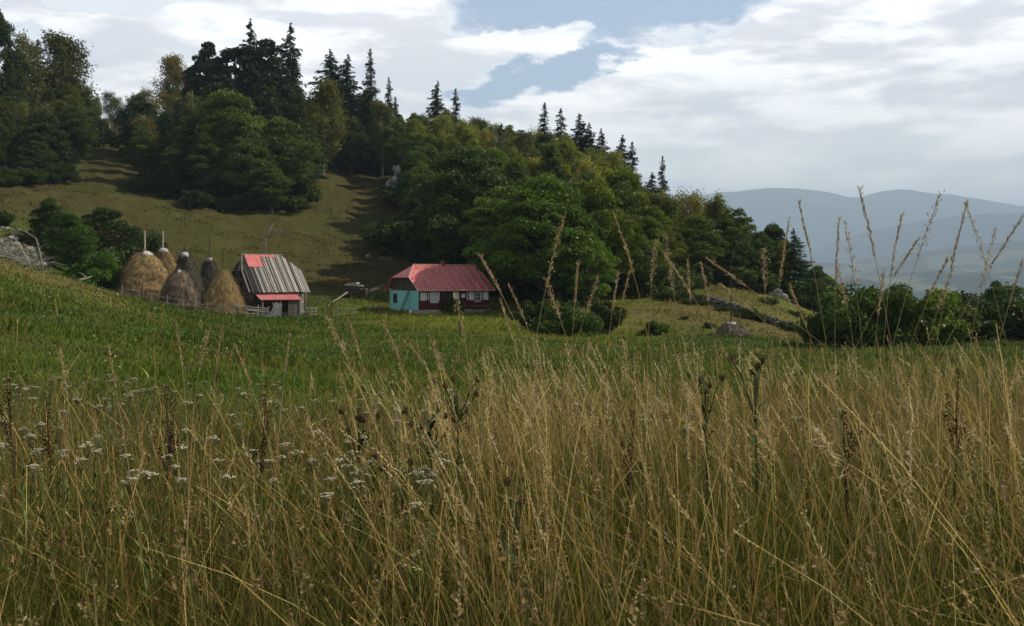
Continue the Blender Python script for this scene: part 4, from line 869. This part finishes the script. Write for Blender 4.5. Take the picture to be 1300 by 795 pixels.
# woodpile shelter
wt = thing('woodpile', 'dark woodpile under pale planks on the slope between barn and farmhouse', 'woodpile', gp(453, 119), R(-5))
b = MB(); r_ = random.Random(8)
for i in range(9):
    for j in range(4): kk = r_.uniform(.5, 1.3); b.col = (kk,) * 3; b.tube([(-1.25 + i * .3 + r_.uniform(-.05, .05), -.55 + r_.uniform(-.1, .1), .14 + j * .27), (-1.25 + i * .3, .6, .14 + j * .27)], r_.uniform(.10, .15), 7)
b.build('logs', mat('split_logs', (.13, .10, .075), .95, .5, 9, attr='Col'), wt)
b = MB(); b.box((-.3, 0, 1.42), (2.0, 1.5, .12), Matrix.Rotation(R(4), 3, 'Y'), .04); b.box((-.5, -.1, 1.6), (1.3, 1.1, .16), Matrix.Rotation(R(-7), 3, 'Y'), .08); b.build('cover_boards', mat('bleached_board', (.5, .49, .46)), wt)
for x in (-1.5, 1.5): b = MB(); b.beam((x, -.6, -.3), (x, -.6, 1.4), .1); b.build('post', WOODD, wt)
o = deadpole('long_plank', 'long pale plank sloping down left from the woodpile', 'plank', [P(441, 371, 117), P(428, 380, 114), P(417, 387, 111), P(416, 396, 110)], .09)
o = deadpole('long_plank', 'upper of two pale poles reaching right from the woodpile', 'pole', [P(470, 368.5, 119), P(480, 364, 121), P(489, 360.5, 122)], .09)
o = deadpole('long_plank', 'lower of two pale poles reaching right from the woodpile', 'pole', [P(468, 371, 118), P(480, 366.5, 120), P(490, 363, 121)], .07)
tb = thing('table', 'low pale plank table standing on the grass left of the farmhouse', 'table', gp(475, 106), R(3)); b = MB(); b.box((0, 0, .72), (1.6, .7, .06)); b.build('tabletop', DEADW, tb)
for x in (-.6, .6):
    for y in (-.25, .25): b = MB(); b.box((x, y, .34), (.08, .08, .70)); b.build('leg', WOODG, tb)
for u, D, h, lab in [(583, 60, 1.1, 'short dark stake standing in the meadow below the farmhouse'), (420, 86, .9, 'little grey stake at the meadow edge right of the barn')]:
    b = MB(); b.tube([(0, 0, -.3), (.05, 0, h * .6), (0, 0, h)], [.06, .055, .05], 6); o = b.build('stake', WOODD); o.location = gp(u, D); tagt(o, lab, 'stake')

# ------------------------------------------------------------------ grass
def ribbon(B, H, az_, lean, w, segs, C0, C1, rng, face=None, pw=1.8, tipw=.15):
    n = len(B); t = np.linspace(0, 1, segs + 1)[None, :, None]; d = np.stack([np.cos(az_), np.sin(az_), np.zeros(n)], 1)[:, None, :]
    h = H[:, None, None]; l = lean[:, None, None]
    Pp = B[:, None, :] + d * (l * h * t ** pw) + np.array([0, 0, 1.0]) * h * (t - .35 * l * t ** 2 * np.minimum(l, 1.5))
    fa = rng.uniform(0, 2 * np.pi, n) if face is None else face
    s = np.stack([np.cos(fa), np.sin(fa), np.zeros(n)], 1)[:, None, :] * (w[:, None, None] / 2) * (1 - (1 - tipw) * t ** 2)
    V = np.stack([Pp - s, Pp + s], 2).reshape(-1, 3)
    base = (np.arange(n) * (segs + 1) * 2)[:, None]; k = np.arange(segs)[None, :] * 2
    F = np.stack([base + k, base + k + 1, base + k + 3, base + k + 2], -1).reshape(-1, 4)
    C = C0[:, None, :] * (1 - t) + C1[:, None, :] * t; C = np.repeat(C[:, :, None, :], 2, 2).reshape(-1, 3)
    return V, F, C, Pp
class Acc:
    def __init__(s): s.V = []; s.F = []; s.C = []; s.n = 0
    def add(s, V, F, C): s.V.append(V); s.F.append(F + s.n); s.C.append(C); s.n += len(V)
    def build(s, name, label, m=None):
        o = link(name, np_mesh(name, np.concatenate(s.V), np.concatenate(s.F), np.concatenate(s.C), m or GRASSM)); o['kind'] = 'stuff'; o['label'] = label; return o
def spikelets(Pp, K, L, W_, C, rng, spread=.35, frac=.18, drop=.0):
    """seed heads: K small scales along the last frac of each stalk"""
    n = len(Pp); tip = Pp[:, -1]; prev = Pp[:, -2]; dr = tip - prev; dr /= np.linalg.norm(dr, axis=1)[:, None] + 1e-9
    out = []
    hl = frac[:, None] if hasattr(frac, '__len__') else frac
    for k in range(K):
        t = k / (K - 1.0) if K > 1 else 0
        c = tip - dr * hl * (1 - t); a = dr + rng.normal(size=(n, 3)) * spread; a[:, 2] -= drop; a /= np.linalg.norm(a, axis=1)[:, None]
        b = np.cross(a, rng.normal(size=(n, 3))); b /= np.linalg.norm(b, axis=1)[:, None] + 1e-9
        env = (math.sin(math.pi * (.15 + .8 * t)) ** .7); l = L[:, None] * rng.uniform(.7, 1.3, (n, 1)) * (.6 + .4 * env); w = W_[:, None] * (.6 + .4 * env)
        st = c + a * l * .15; V = np.stack([st - a * l * .2, st + a * l * .4 + b * w / 2, st + a * l, st + a * l * .4 - b * w / 2], 1).reshape(-1, 3); out.append(V)
    V = np.concatenate(out); F = np.arange(len(V)).reshape(-1, 4); Cc = np.tile(np.repeat(C, 4, 0), (K, 1)) * rng.uniform(.75, 1.25, (len(V) // 4, 1)).repeat(4, 0)
    return V, F, Cc
def scatter(n, d0, d1, power, rng, umin=-330, umax=1630):
    """positions in a fan before the camera; power 0 = even per ground area, 1 = even in log distance"""
    q = rng.uniform(0, 1, n)
    e = 2 - power * 2
    D = d0 * (d1 / d0) ** q if abs(e) < 1e-3 else (d0 ** e + q * (d1 ** e - d0 ** e)) ** (1 / e)
    u = rng.uniform(umin, umax, n); x = (u - 650) / 1300 * D + (rng.uniform(-1.7, 1.7, n) if d0 < 3 else 0)
    u = x / D * 1300 + 650; return x, D, u
def pal(cols, n, rng, v=.2):
    c = np.array(cols)[rng.integers(0, len(cols), n)]; return np.clip(c * rng.uniform(1 - v, 1 + v, (n, 1)), 0, 1)
rg = np.random.default_rng(2024)
def maxh(u, D=None):   # height of the rough grass across the strip
    return np.interp(u, [-330, 0, 250, 400, 520, 650, 780, 900, 1050, 1200, 1630], [.62, .64, .68, .72, .78, .84, .86, .87, .88, .90, .92])
def edge_D(u): return np.interp(u, [-330, 0, 300, 600, 800, 1000, 1300, 1630], [7.5, 7.5, 8.0, 9.5, 11.0, 12.0, 13.0, 13.0])
acc = Acc()
STR = [(.44, .31, .085), (.34, .23, .060), (.20, .135, .040), (.56, .43, .17), (.24, .17, .050)]; GRN = [(.055, .088, .008), (.034, .060, .006), (.080, .110, .011), (.11, .12, .014)]; DRYB = [(.16, .12, .030), (.10, .08, .020), (.24, .18, .050), (.07, .06, .018)]
# green basal blades
for (n, d0, d1) in ((84000, 1.15, 5.5), (60000, 5.0, 18)):
    x, D, u = scatter(n, d0, d1, .45, rg); cl = vnoise(x * 2.2, D * 2.2, 3); keep = (D < edge_D(u) * rg.uniform(.6, 1.5, n)) & (rg.uniform(0, 1, n) < .30 + cl)
    x, D, u = x[keep], D[keep], u[keep]; n = len(x); B = np.stack([x, D, height(x, D) - .02], 1); h = maxh(u) * rg.uniform(.25, .68, n); isd = rg.uniform(0, 1, n) < .08 + .45 * vnoise(x * .9 + 5, D * .9, 33)
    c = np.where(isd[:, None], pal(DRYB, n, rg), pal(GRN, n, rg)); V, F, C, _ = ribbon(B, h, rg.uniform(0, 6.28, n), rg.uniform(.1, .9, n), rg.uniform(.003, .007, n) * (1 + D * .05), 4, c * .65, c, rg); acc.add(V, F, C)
# straw stalks with seed heads
for (n, d0, d1, K) in ((6200, 1.25, 6, 14), (7000, 5.5, 15, 8)):
    x, D, u = scatter(n, d0, d1, .45, rg); cl = vnoise(x * 1.4, D * 1.4, 13); dn = np.interp(u, [-300, 300, 520, 650, 1300], [.26, .32, .55, .85, .9])
    keep = (D < edge_D(u) * rg.uniform(.6, 1.45, n)) & (rg.uniform(0, 1, n) < dn * (.10 + 1.3 * ss(cl, .25, .8)) * np.clip(1.25 - D / 14, .3, 1)); x, D, u = x[keep], D[keep], u[keep]; n = len(x)
    B = np.stack([x, D, height(x, D) - .02], 1); h = maxh(u) * rg.uniform(.55, 1.12, n); tall = rg.uniform(0, 1, n) < .05; h[tall] *= 1.18
    az_ = np.where(rg.uniform(0, 1, n) < .62, rg.normal(2.9, .9, n), rg.uniform(0, 6.28, n)); ln = np.abs(rg.normal(.26, .26, n)) + .02; ln[rg.uniform(0, 1, n) < .10] += .6
    c = pal(STR, n, rg); c0 = c * .22 + pal(GRN, n, rg) * .7; c = np.clip(c * 1.15, 0, .75)  # tip colour raised to paint in sunlit highlights
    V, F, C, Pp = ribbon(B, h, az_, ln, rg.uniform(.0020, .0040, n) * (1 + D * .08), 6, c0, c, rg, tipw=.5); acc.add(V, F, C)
    hd = rg.uniform(0, 1, n) < .72; hc = pal([(.42, .33, .15), (.52, .43, .23), (.34, .25, .11), (.22, .15, .07)], n, rg)
    V, F, C = spikelets(Pp[hd], K, rg.uniform(.007, .015, hd.sum()) * (1 + D[hd] * .03), rg.uniform(.0022, .0042, hd.sum()) * (1 + D[hd] * .06), hc[hd], rg, .38, rg.uniform(.05, .13, hd.sum())); acc.add(V, F, C)
# sparse taller stalks with loose feathery heads
n = 900; x, D, u = scatter(n, 2.2, 7.5, .5, rg); kp = rg.uniform(0, 1, n) < np.interp(u, [-300, 250, 500, 650, 1400], [.08, .12, .35, .9, 1.0]); x, D, u = x[kp], D[kp], u[kp]; n = len(x); B = np.stack([x, D, height(x, D) - .02], 1)
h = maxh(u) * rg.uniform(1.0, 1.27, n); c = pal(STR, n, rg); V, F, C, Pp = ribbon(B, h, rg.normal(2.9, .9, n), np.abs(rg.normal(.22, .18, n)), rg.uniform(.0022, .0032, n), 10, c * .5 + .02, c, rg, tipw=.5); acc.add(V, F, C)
hc = pal([(.50, .40, .20), (.60, .50, .30), (.38, .28, .14)], n, rg)
V, F, C = spikelets(Pp, 30, rg.uniform(.008, .013, n), rg.uniform(.0025, .004, n), hc, rg, .30, rg.uniform(.08, .15, n)); acc.add(V, F, C)
k2 = rg.uniform(0, 1, n) < .4; V, F, C = spikelets(Pp[k2], 26, rg.uniform(.015, .035, k2.sum()), rg.uniform(.0018, .0028, k2.sum()), hc[k2], rg, .9, rg.uniform(.10, .18, k2.sum()), .3); acc.add(V, F, C)
# hair-thin bents
n = 15000; x, D, u = scatter(n, 1.3, 9, .45, rg); B = np.stack([x, D, height(x, D) - .02], 1); h = maxh(u) * rg.uniform(.4, 1.0, n); c = pal(STR + DRYB + GRN, n, rg)
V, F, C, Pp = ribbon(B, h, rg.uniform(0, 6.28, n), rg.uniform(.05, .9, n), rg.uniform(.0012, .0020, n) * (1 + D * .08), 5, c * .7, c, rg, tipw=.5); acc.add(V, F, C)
# long arching dry blades, some broken over
n = 2200; x, D, u = scatter(n, 1.5, 8, .45, rg); B = np.stack([x, D, height(x, D) - .02], 1); h = maxh(u) * rg.uniform(.5, .95, n); c = pal(STR[:2] + DRYB[:3], n, rg)
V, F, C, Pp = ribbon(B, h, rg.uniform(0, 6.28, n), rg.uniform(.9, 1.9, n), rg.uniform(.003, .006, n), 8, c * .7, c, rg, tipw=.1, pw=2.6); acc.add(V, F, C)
# fine broken litter low down and loose brown panicles
n = 2600; x, D, u = scatter(n, 1.4, 11, .45, rg); k = D < edge_D(u); x, D, u = x[k], D[k], u[k]; n = len(x); B = np.stack([x, D, height(x, D)], 1); h = maxh(u) * rg.uniform(.45, .92, n); c = pal([(.16, .11, .045), (.20, .14, .06), (.26, .20, .10)], n, rg)
V, F, C, Pp = ribbon(B, h, rg.uniform(0, 6.28, n), rg.uniform(.05, .4, n), rg.uniform(.002, .003, n) * (1 + D * .08), 5, c, c, rg, tipw=.5); acc.add(V, F, C)
V, F, C = spikelets(Pp, 14, rg.uniform(.010, .018, n), rg.uniform(.005, .009, n) * (1 + D * .04), c * 1.1, rg, 1.3, rg.uniform(.03, .09, n)); acc.add(V, F, C)
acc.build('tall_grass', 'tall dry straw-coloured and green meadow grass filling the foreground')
# short meadow sward with tufts out to the buildings
acc = Acc()
x, D, u = scatter(170000, 6.5, 122, .72, rg, -150, 1450); pa = fbm(x / 3., D / 3., 3, 71); hgt = .10 + .16 * ss(pa, .45, .7); n = len(x)
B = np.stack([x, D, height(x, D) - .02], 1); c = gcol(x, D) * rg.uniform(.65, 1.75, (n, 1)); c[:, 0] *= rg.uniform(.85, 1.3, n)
dt = (rg.uniform(0, 1, n) < .03) & (D < 16); c[dt] = pal(STR, dt.sum(), rg) * .8
h = hgt * rg.uniform(.5, 1.5, n) * np.clip(.8 + D / 100, .8, 1.5); h[dt] *= 1.5
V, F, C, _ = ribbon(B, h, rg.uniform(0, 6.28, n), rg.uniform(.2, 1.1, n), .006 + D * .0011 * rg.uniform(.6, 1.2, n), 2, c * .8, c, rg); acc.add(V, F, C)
# hillside tussocks
x, D, u = scatter(120000, 112, 260, .3, rg, -80, 1060); keep = (u < 600) | ((u > 780) & (D < 145)); x, D, u = x[keep], D[keep], u[keep]; n = len(x); B = np.stack([x, D, height(x, D) - .03], 1)
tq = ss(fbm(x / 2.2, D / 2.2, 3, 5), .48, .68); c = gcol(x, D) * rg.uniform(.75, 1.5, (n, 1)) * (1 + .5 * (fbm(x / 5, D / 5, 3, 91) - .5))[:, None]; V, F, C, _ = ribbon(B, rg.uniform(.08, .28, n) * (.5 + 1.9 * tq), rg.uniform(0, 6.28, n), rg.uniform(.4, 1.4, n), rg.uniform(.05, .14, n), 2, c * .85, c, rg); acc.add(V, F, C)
x, D, u = scatter(5200, 7.5, 60, .6, rg, -150, 1450); kp = rg.uniform(0, 1, len(x)) < (.2 + 1.1 * ss(vnoise(x / 5, D / 5, 101), .4, .8)) * np.interp(u, [350, 620], [.35, 1]); x, D, u = x[kp], D[kp], u[kp]; n = len(x); B = np.stack([x, D, height(x, D) - .02], 1)
c = pal(STR + [(.12, .15, .03)], n, rg) * .8; V, F, C, Pp = ribbon(B, rg.uniform(.3, .62, n), rg.uniform(0, 6.28, n), rg.uniform(.05, .5, n), .003 + D * .0004, 4, c * .6, c, rg, tipw=.5); acc.add(V, F, C)
V, F, C = spikelets(Pp, 5, .015 + D * .0012, .004 + D * .0005, c, rg, .4, np.full(n, .08)); acc.add(V, F, C)
acc.build('meadow_grass', 'short green sward of the meadow and the slopes')
# tiny meadow flowers, nobody could count them
acc = Acc(); x, D, u = scatter(700, 9, 85, .55, rg, -50, 1000); kp = vnoise(x / 4, D / 4, 8) > .42; x, D = x[kp], D[kp]; n = len(x); Pp = np.stack([x, D, height(x, D) + rg.uniform(.15, .3, n)], 1); s = .010 + D * .0005; cc = pal([(.7, .7, .66), (.7, .7, .66), (.62, .6, .5), (.25, .13, .32)], n, rg, .1)
for q in range(3): V, F, C = leafcloud(Pp, s * 1.6, cc, rg); acc.add(V, F, C)
acc.build('wildflowers', 'tiny white and mauve flowers dotted through the green meadow')

# ------------------------------------------------------------------ individual tall stalks
def stalk(ut, vt, um, vm, D, label, head=.16, thick=.0011, kind=0, seed=0):
    r_ = np.random.default_rng(seed + 500); top = P(ut, vt, D); mid = P(um, vm, D)
    dzx = (mid.x - top.x) / max(top.z - mid.z, .01); ground0 = float(height(mid.x, D)); Hh = top.z - ground0
    bx = top.x + dzx * Hh * .62; root = Vector((bx, D + r_.uniform(-.1, .1), float(height(bx, D)) - .02))
    c1 = Vector((top.x + dzx * (Hh * .45) * .9, D, ground0 + Hh * .55)); pts_ = []
    sgn = r_.choice([-1, 1]); bow = r_.uniform(.005, .03); nod = (-1 if dzx > 0 else 1) * r_.uniform(.0, .13)
    for i in range(13):
        t = i / 12; p = root * (1 - t) ** 2 + c1 * 2 * t * (1 - t) + top * t * t; p = p + Vector((sgn * bow * math.sin(math.pi * t) ** 1.0 + nod * max(0, t - .72) ** 2 * 3.2, 0, -abs(nod) * max(0, t - .8) ** 2 * 2)); pts_.append(p - root)
    t_ = thing('grass_stalk', label, 'grass stalk', root, 0, 'tall seeding stalks rising above the foreground grass')
    b = MB(); b.tube(pts_, [thick * (1 - .45 * i / 12) for i in range(13)], 5, False); b.build('stem', STEM, t_)
    Pp = np.array([[list(pts_[-2]), list(pts_[-1])]]); K = 110 if kind == 0 else 95
    V, F, C = [], [], []; n = K; hd = head; tt = r_.uniform(0, 1, n); cum = [0]
    for a, c in zip(pts_[::-1][:-1], pts_[::-1][1:]): cum.append(cum[-1] + (a - c).length)
    pa_ = np.array([list(p) for p in pts_[::-1]]); tt = np.clip(np.linspace(0, 1, n) + r_.uniform(-.03, .03, n), 0, 1); s = tt * hd; c = np.stack([np.interp(s, cum, pa_[:, k]) for k in range(3)], 1)
    dr = np.array(list((pts_[-1] - pts_[-3]).normalized())); a = dr + r_.normal(size=(n, 3)) * (.24 if kind == 0 else .5); a /= np.linalg.norm(a, axis=1)[:, None]; bb = np.cross(a, r_.normal(size=(n, 3))); bb /= np.linalg.norm(bb, axis=1)[:, None]
    l = r_.uniform(.006, .015, n)[:, None] * (1.0 if kind == 0 else .9); w = .0014
    c = c + a * l * .1 + r_.normal(size=(n, 3)) * (.0012 if kind == 0 else .004); V = np.stack([c - a * l * .15, c + a * l * .4 + bb * w, c + a * l, c + a * l * .4 - bb * w], 1).reshape(-1, 3)
    C = np.repeat(pal([(.36, .26, .14), (.26, .18, .10), (.46, .36, .21)], n, r_), 4, 0)
    link('seed_head', np_mesh('seed_head', V, np.arange(len(V)).reshape(-1, 4), C, GRASSM), t_)
STEM = mat('dry_stem', (.42, .32, .15), .8, .3, 30, 0, .2)
ST = [(1098, 236, 1122, 330, 2.4), (1184, 244, 1166, 310, 2.5), (1022, 255, 1040, 330, 2.6), (1057, 275, 1055, 330, 2.7), (1084, 277, 1092, 340, 2.6), (1129, 268, 1127, 330, 2.7), (1222, 257, 1210, 320, 2.5), (1233, 256, 1252, 310, 2.9), (1299, 270, 1276, 306, 2.5), (1155, 302, 1130, 340, 2.8), (1257, 290, 1248, 340, 2.8), (1190, 325, 1172, 370, 3.0),
 (998, 278, 990, 330, 2.9), (975, 314, 976, 355, 3.0), (850, 320, 884, 368, 2.6), (794, 268, 803, 330, 2.8), (826, 304, 824, 345, 3.0), (875, 332, 876, 370, 3.1), (900, 332, 902, 372, 3.1), (708, 276, 700, 322, 2.8), (614, 322, 640, 370, 2.6), (733, 334, 728, 372, 3.0), (757, 350, 746, 390, 3.1), (908, 326, 945, 352, 2.6), (1006, 362, 1026, 405, 2.7), (846, 295, 852, 340, 3.0), (790, 330, 786, 380, 3.1), (778, 345, 776, 390, 3.2),
 (418, 402, 447, 452, 2.6), (492, 410, 508, 458, 2.8), (450, 404, 456, 440, 3.0), (590, 372, 596, 420, 3.0), (660, 360, 672, 400, 2.9), (640, 380, 650, 430, 3.0), (562, 428, 572, 470, 2.9), (530, 436, 548, 462, 3.1), (480, 470, 474, 500, 3.0), (700, 352, 712, 395, 2.9), (368, 425, 366, 460, 3.2), (228, 412, 229, 450, 3.1), (252, 415, 250, 455, 3.2), (275, 412, 274, 450, 3.1), (138, 440, 145, 480, 3.0), (82, 444, 88, 480, 3.1), (305, 438, 318, 480, 2.9), (930, 358, 955, 382, 2.9), (1070, 335, 1076, 380, 3.0), (1115, 345, 1108, 390, 2.9), (1290, 330, 1282, 370, 2.8), (1205, 340, 1190, 385, 2.9)]
def where(u, v):
    base = 'the brick-less sky'
    if u < 330: a = 'before the left meadow'
    elif u < 520: a = 'between barn and farmhouse'
    elif u < 640: a = 'across the farmhouse front'
    elif u < 800: a = 'against trees right of the farmhouse'
    elif u < 960: a = 'against the wood above the field'
    elif u < 1080: a = 'by the right tip of the wood'
    else: a = 'against the blue mountains'
    return a
seen = {}
for i, (a, b_, c, d, D) in enumerate(ST):
    sl = (c - a) / (d - b_); ln = 'bent left' if sl > .35 else 'leaning slightly left' if sl > .08 else 'bent right' if sl < -.35 else 'leaning slightly right' if sl < -.08 else 'upright'
    w_ = where(a, b_); seen.setdefault((w_, ln), []).append(i)
OW = ['leftmost', 'second from left', 'third from left', 'fourth from left', 'fifth from left', 'sixth from left', 'seventh from left', 'eighth from left', 'ninth from left']
LBL = {}
for (w_, ln), ids in seen.items():
    ids = sorted(ids, key=lambda i: ST[i][0])
    for k, i in enumerate(ids): LBL[i] = f'dry stalk {ln} {w_}' + ('' if len(ids) == 1 else f', {OW[k]} there')
for i, s in enumerate(ST): stalk(*s, LBL[i], head=.17 if s[1] < 300 else .12, kind=i % 3 == 1, seed=i)

# ------------------------------------------------------------------ flowers: yarrow, thistle, dock
def yarrow_proto(seed):
    r_ = random.Random(seed); s = MB(); s.tube([(0, 0, 0), (.01, .005, .25), (.02, 0, .5), (.018, .004, .60)], [.0028, .0025, .002, .002], 5, False); f = MB()
    for i in range(12):
        a = r_.uniform(0, 6.28); q = r_.uniform(.0, 1) ** .5 * .036; e = Vector((.018 + math.cos(a) * q, .004 + math.sin(a) * q, .648 + r_.uniform(-.005, .005) - q * .18)); s.tube([(.018, .004, .595), e], [.0012, .001], 3, False)
        for k in range(7):
            aa = r_.uniform(0, 6.28); rr_ = r_.uniform(0, .009); c = e + Vector((math.cos(aa) * rr_, math.sin(aa) * rr_, .002)); kk = r_.uniform(.7, 1.05); f.col = (kk, kk * .98, kk * .9)
            f.add([c + Vector((math.cos(t) * .0042, math.sin(t) * .0042, r_.uniform(-.001, .001))) for t in np.linspace(0, 6.28, 7)[:-1]], [(0, 1, 2, 3, 4, 5)]); f.add([c + Vector((0, 0, -.004)), c + Vector((.003, 0, 0)), c + Vector((-.002, .003, 0))], [(0, 1, 2)])
    for i in range(9):
        z = .08 + .055 * i; a = r_.uniform(0, 6.28); s.col = (.8, 1.3, .6); d = Vector((math.cos(a), math.sin(a), .7)); p0 = Vector((.01, 0, z)); sd = Vector((-d.y, d.x, 0)) * .007; s.add([p0, p0 + d * .03 + sd, p0 + d * .06, p0 + d * .03 - sd], [(0, 1, 2, 3)])
    return s.mesh('stem', mat('herb_stem', (.10, .11, .045), .8, .3, 20, attr='Col')), f.mesh('flower_head', mat('yarrow_white', (.54, .51, .43), .8, .15, 20, attr='Col'))
YP = [yarrow_proto(i) for i in range(4)]; yr = random.Random(31)
for i in range(170):
    while True:
        u = -20 + 600 * yr.random() ** 1.35 if i < 158 else yr.uniform(600, 1250); D = 3.0 + 4.6 * yr.random() ** .8; x = (u - 650) / 1300 * D
        if vnoise(np.array([x * .9]), np.array([D * .9]), 4)[0] > .40 or yr.random() < .15: break
    y_ = YP[i % 4]; sc = yr.uniform(.85, 1.08) * (.98 if u < 500 else 1.1); t = thing('yarrow', 'white flat-topped yarrow flower standing among the foreground grass', 'flower', gp(u, D), yr.uniform(0, 6.28), 'white yarrow flowers in the foreground grass', (.70, .70, sc)); t.rotation_euler = (yr.uniform(-.12, .12), yr.uniform(-.12, .12), yr.uniform(0, 6.28))
    link('stem', y_[0], t); link('flower_head', y_[1], t)
def thistle(u, v, D, label, heads, seed):
    r_ = random.Random(seed); top = P(u, v, D); g0 = gp(u, D); H = top.z - g0.z; t = thing('thistle', label, 'thistle', g0); s = MB(); s.tube([(0, 0, -.02), (.01, 0, H * .5), (0, 0, H * .93)], [.006, .005, .003], 6, False); s.col = (.8, 1.2, .7)
    for i in range(26):
        z = H * r_.uniform(.35, .95); a = r_.uniform(0, 6.28); d = Vector((math.cos(a), math.sin(a), r_.uniform(.1, .8))); Ln = r_.uniform(.04, .09); sd = Vector((-d.y, d.x, 0)) * .011; p0 = Vector((0, 0, z)); s.add([p0, p0 + d * Ln * .4 + sd, p0 + d * Ln * .55 + sd * .3, p0 + d * Ln * .7 + sd * .8, p0 + d * Ln, p0 + d * Ln * .7 - sd * .8, p0 + d * Ln * .55 - sd * .3, p0 + d * Ln * .4 - sd], [tuple(range(8))])
    pos = []
    for i in range(heads): pos.append(Vector((r_.uniform(-.10, .10), r_.uniform(-.06, .06), H * 1.0 - abs(r_.gauss(0, .05)))))
    for p in pos: s.tube([(0, 0, H * .75), (p.x * .6, p.y * .6, p.z - .06), p], [.003, .0025, .002], 4, False)
    s.build('stem', mat('thistle_green', (.045, .058, .022), .8, .4, 20, attr='Col'), t)
    for p in pos:
        h = MB(); h.rock(p, .0115, (1, 1, 1.1), seed)
        for k in range(44):
            d = Vector([r_.gauss(0, 1) for _ in range(3)]).normalized(); d.z = abs(d.z) * .8 + .1; q = p + d * .008; sd = d.cross(Vector((.3, .2, .9))).normalized() * .0016; kk = r_.uniform(.6, 1.5); h.col = (kk, kk, kk); h.add([q - sd, q + sd, q + d * .012], [(0, 1, 2)])
        h.build('flower_head', mat('thistle_head', (.12, .08, .04), .9, .4, 40, attr='Col'), t)
thistle(455, 520, 3.90, 'green leaved thistle with a cluster of brown heads at the centre left of the grass', 6, 1)
thistle(546, 516, 4.03, 'tall thistle with brown heads just right of the clustered one', 5, 2)
thistle(580, 480, 4.68, 'brown headed thistle rising highest in the grass below the farmhouse', 5, 3)
thistle(510, 580, 3.51, 'low brown thistle heads below the pair of thistles', 4, 4)
thistle(958, 452, 4.16, 'dark thistle standing above the grass below the broken haystack', 5, 5)
thistle(895, 478, 4.29, 'dark thistle with rough heads left of the one below the broken haystack', 4, 6)
thistle(655, 612, 3.12, 'single large brown thistle head low in the middle of the foreground', 2, 7)
def dock(u, v, D, label, seed, lean=.0):
    r_ = random.Random(seed); top = P(u, v, D); g0 = gp(u, D); H = top.z - g0.z; t = thing('dock_plant', label, 'weed', g0); s = MB(); s.tube([(0, 0, -.02), (lean * .4, 0, H * .5), (lean, 0, H)], [.005, .004, .0015], 6, False); s.build('stem', mat('dock_stem', (.07, .035, .022), .9, .3, 20), t); f = MB()
    for br_ in range(4):
        z0_ = H * r_.uniform(.55, .75) if br_ else H * .7; a = r_.uniform(0, 6.28); Lb = H * r_.uniform(.12, .22) if br_ else H * .3
        for k in range(60):
            q = r_.random(); p = Vector((lean * z0_ / H, 0, z0_)) + (Vector((math.cos(a) * .32, math.sin(a) * .32, 1)) if br_ else Vector((lean * .3, 0, 1))) * Lb * q + Vector([r_.gauss(0, .006) for _ in range(3)])
            kk = r_.uniform(.6, 1.5); f.col = (kk, kk, kk); d = Vector([r_.gauss(0, 1) for _ in range(3)]).normalized() * .005; e = d.cross(Vector((.2, .9, .3))).normalized() * .0035; f.add([p - d, p + e, p + d, p - e], [(0, 1, 2, 3)])
    f.build('seed_cluster', mat('dock_seed', (.075, .035, .022), .9, .4, 40, attr='Col'), t)
for i, a in enumerate([(322, 478, 4.05, 'dark brown dock stalk tallest in the left half of the grass'), (26, 470, 4.19, 'dark brown dock stalk at the left edge of the grass'), (200, 500, 4.05, 'reddish dock stalk in the white flowered grass left of the tallest dock'), (222, 488, 4.46, 'thin brown dock stalk close to the reddish one'), (70, 498, 4.59, 'brown dock stalk a little right of the edge one'), (1210, 470, 4.05, 'brown dock stalk in the grass below the right hedge'), (790, 520, 3.92, 'rusty dock stalk in the middle of the grass'), (1080, 520, 3.65, 'dark seeding dock stalk in the right half of the grass')]): dock(*a, seed=i, lean=random.Random(i).uniform(-.08, .08))

# ------------------------------------------------------------------ haze (closed volume box round the whole scene)
b = MB(); b.box((0, 4500, 330), (30000, 22500, 1100)); hz_ = b.build('haze', [], None) if False else None
me = bpy.data.meshes.new('haze'); bb = MB(); bb.box((0, 0, (-202 + 1500) / 2), (50000, 50000, 1702)); me.from_pydata(bb.v, [], bb.f)
hm = bpy.data.materials.new('haze_air'); hm.use_nodes = True; hm.node_tree.nodes.clear(); pv = hm.node_tree.nodes.new('ShaderNodeVolumePrincipled'); ou = hm.node_tree.nodes.new('ShaderNodeOutputMaterial'); hm.node_tree.links.new(pv.outputs[0], ou.inputs['Volume'])
pv.inputs['Color'].default_value = (.56, .76, 1, 1); pv.inputs['Density'].default_value = .000125; pv.inputs['Anisotropy'].default_value = .0
me.materials.append(hm); ho = bpy.data.objects.new('haze', me); COL.objects.link(ho); ho['kind'] = 'stuff'; ho['label'] = 'blue air haze'
ho.display_type = 'WIRE'
scene.cycles.volume_bounces = 0
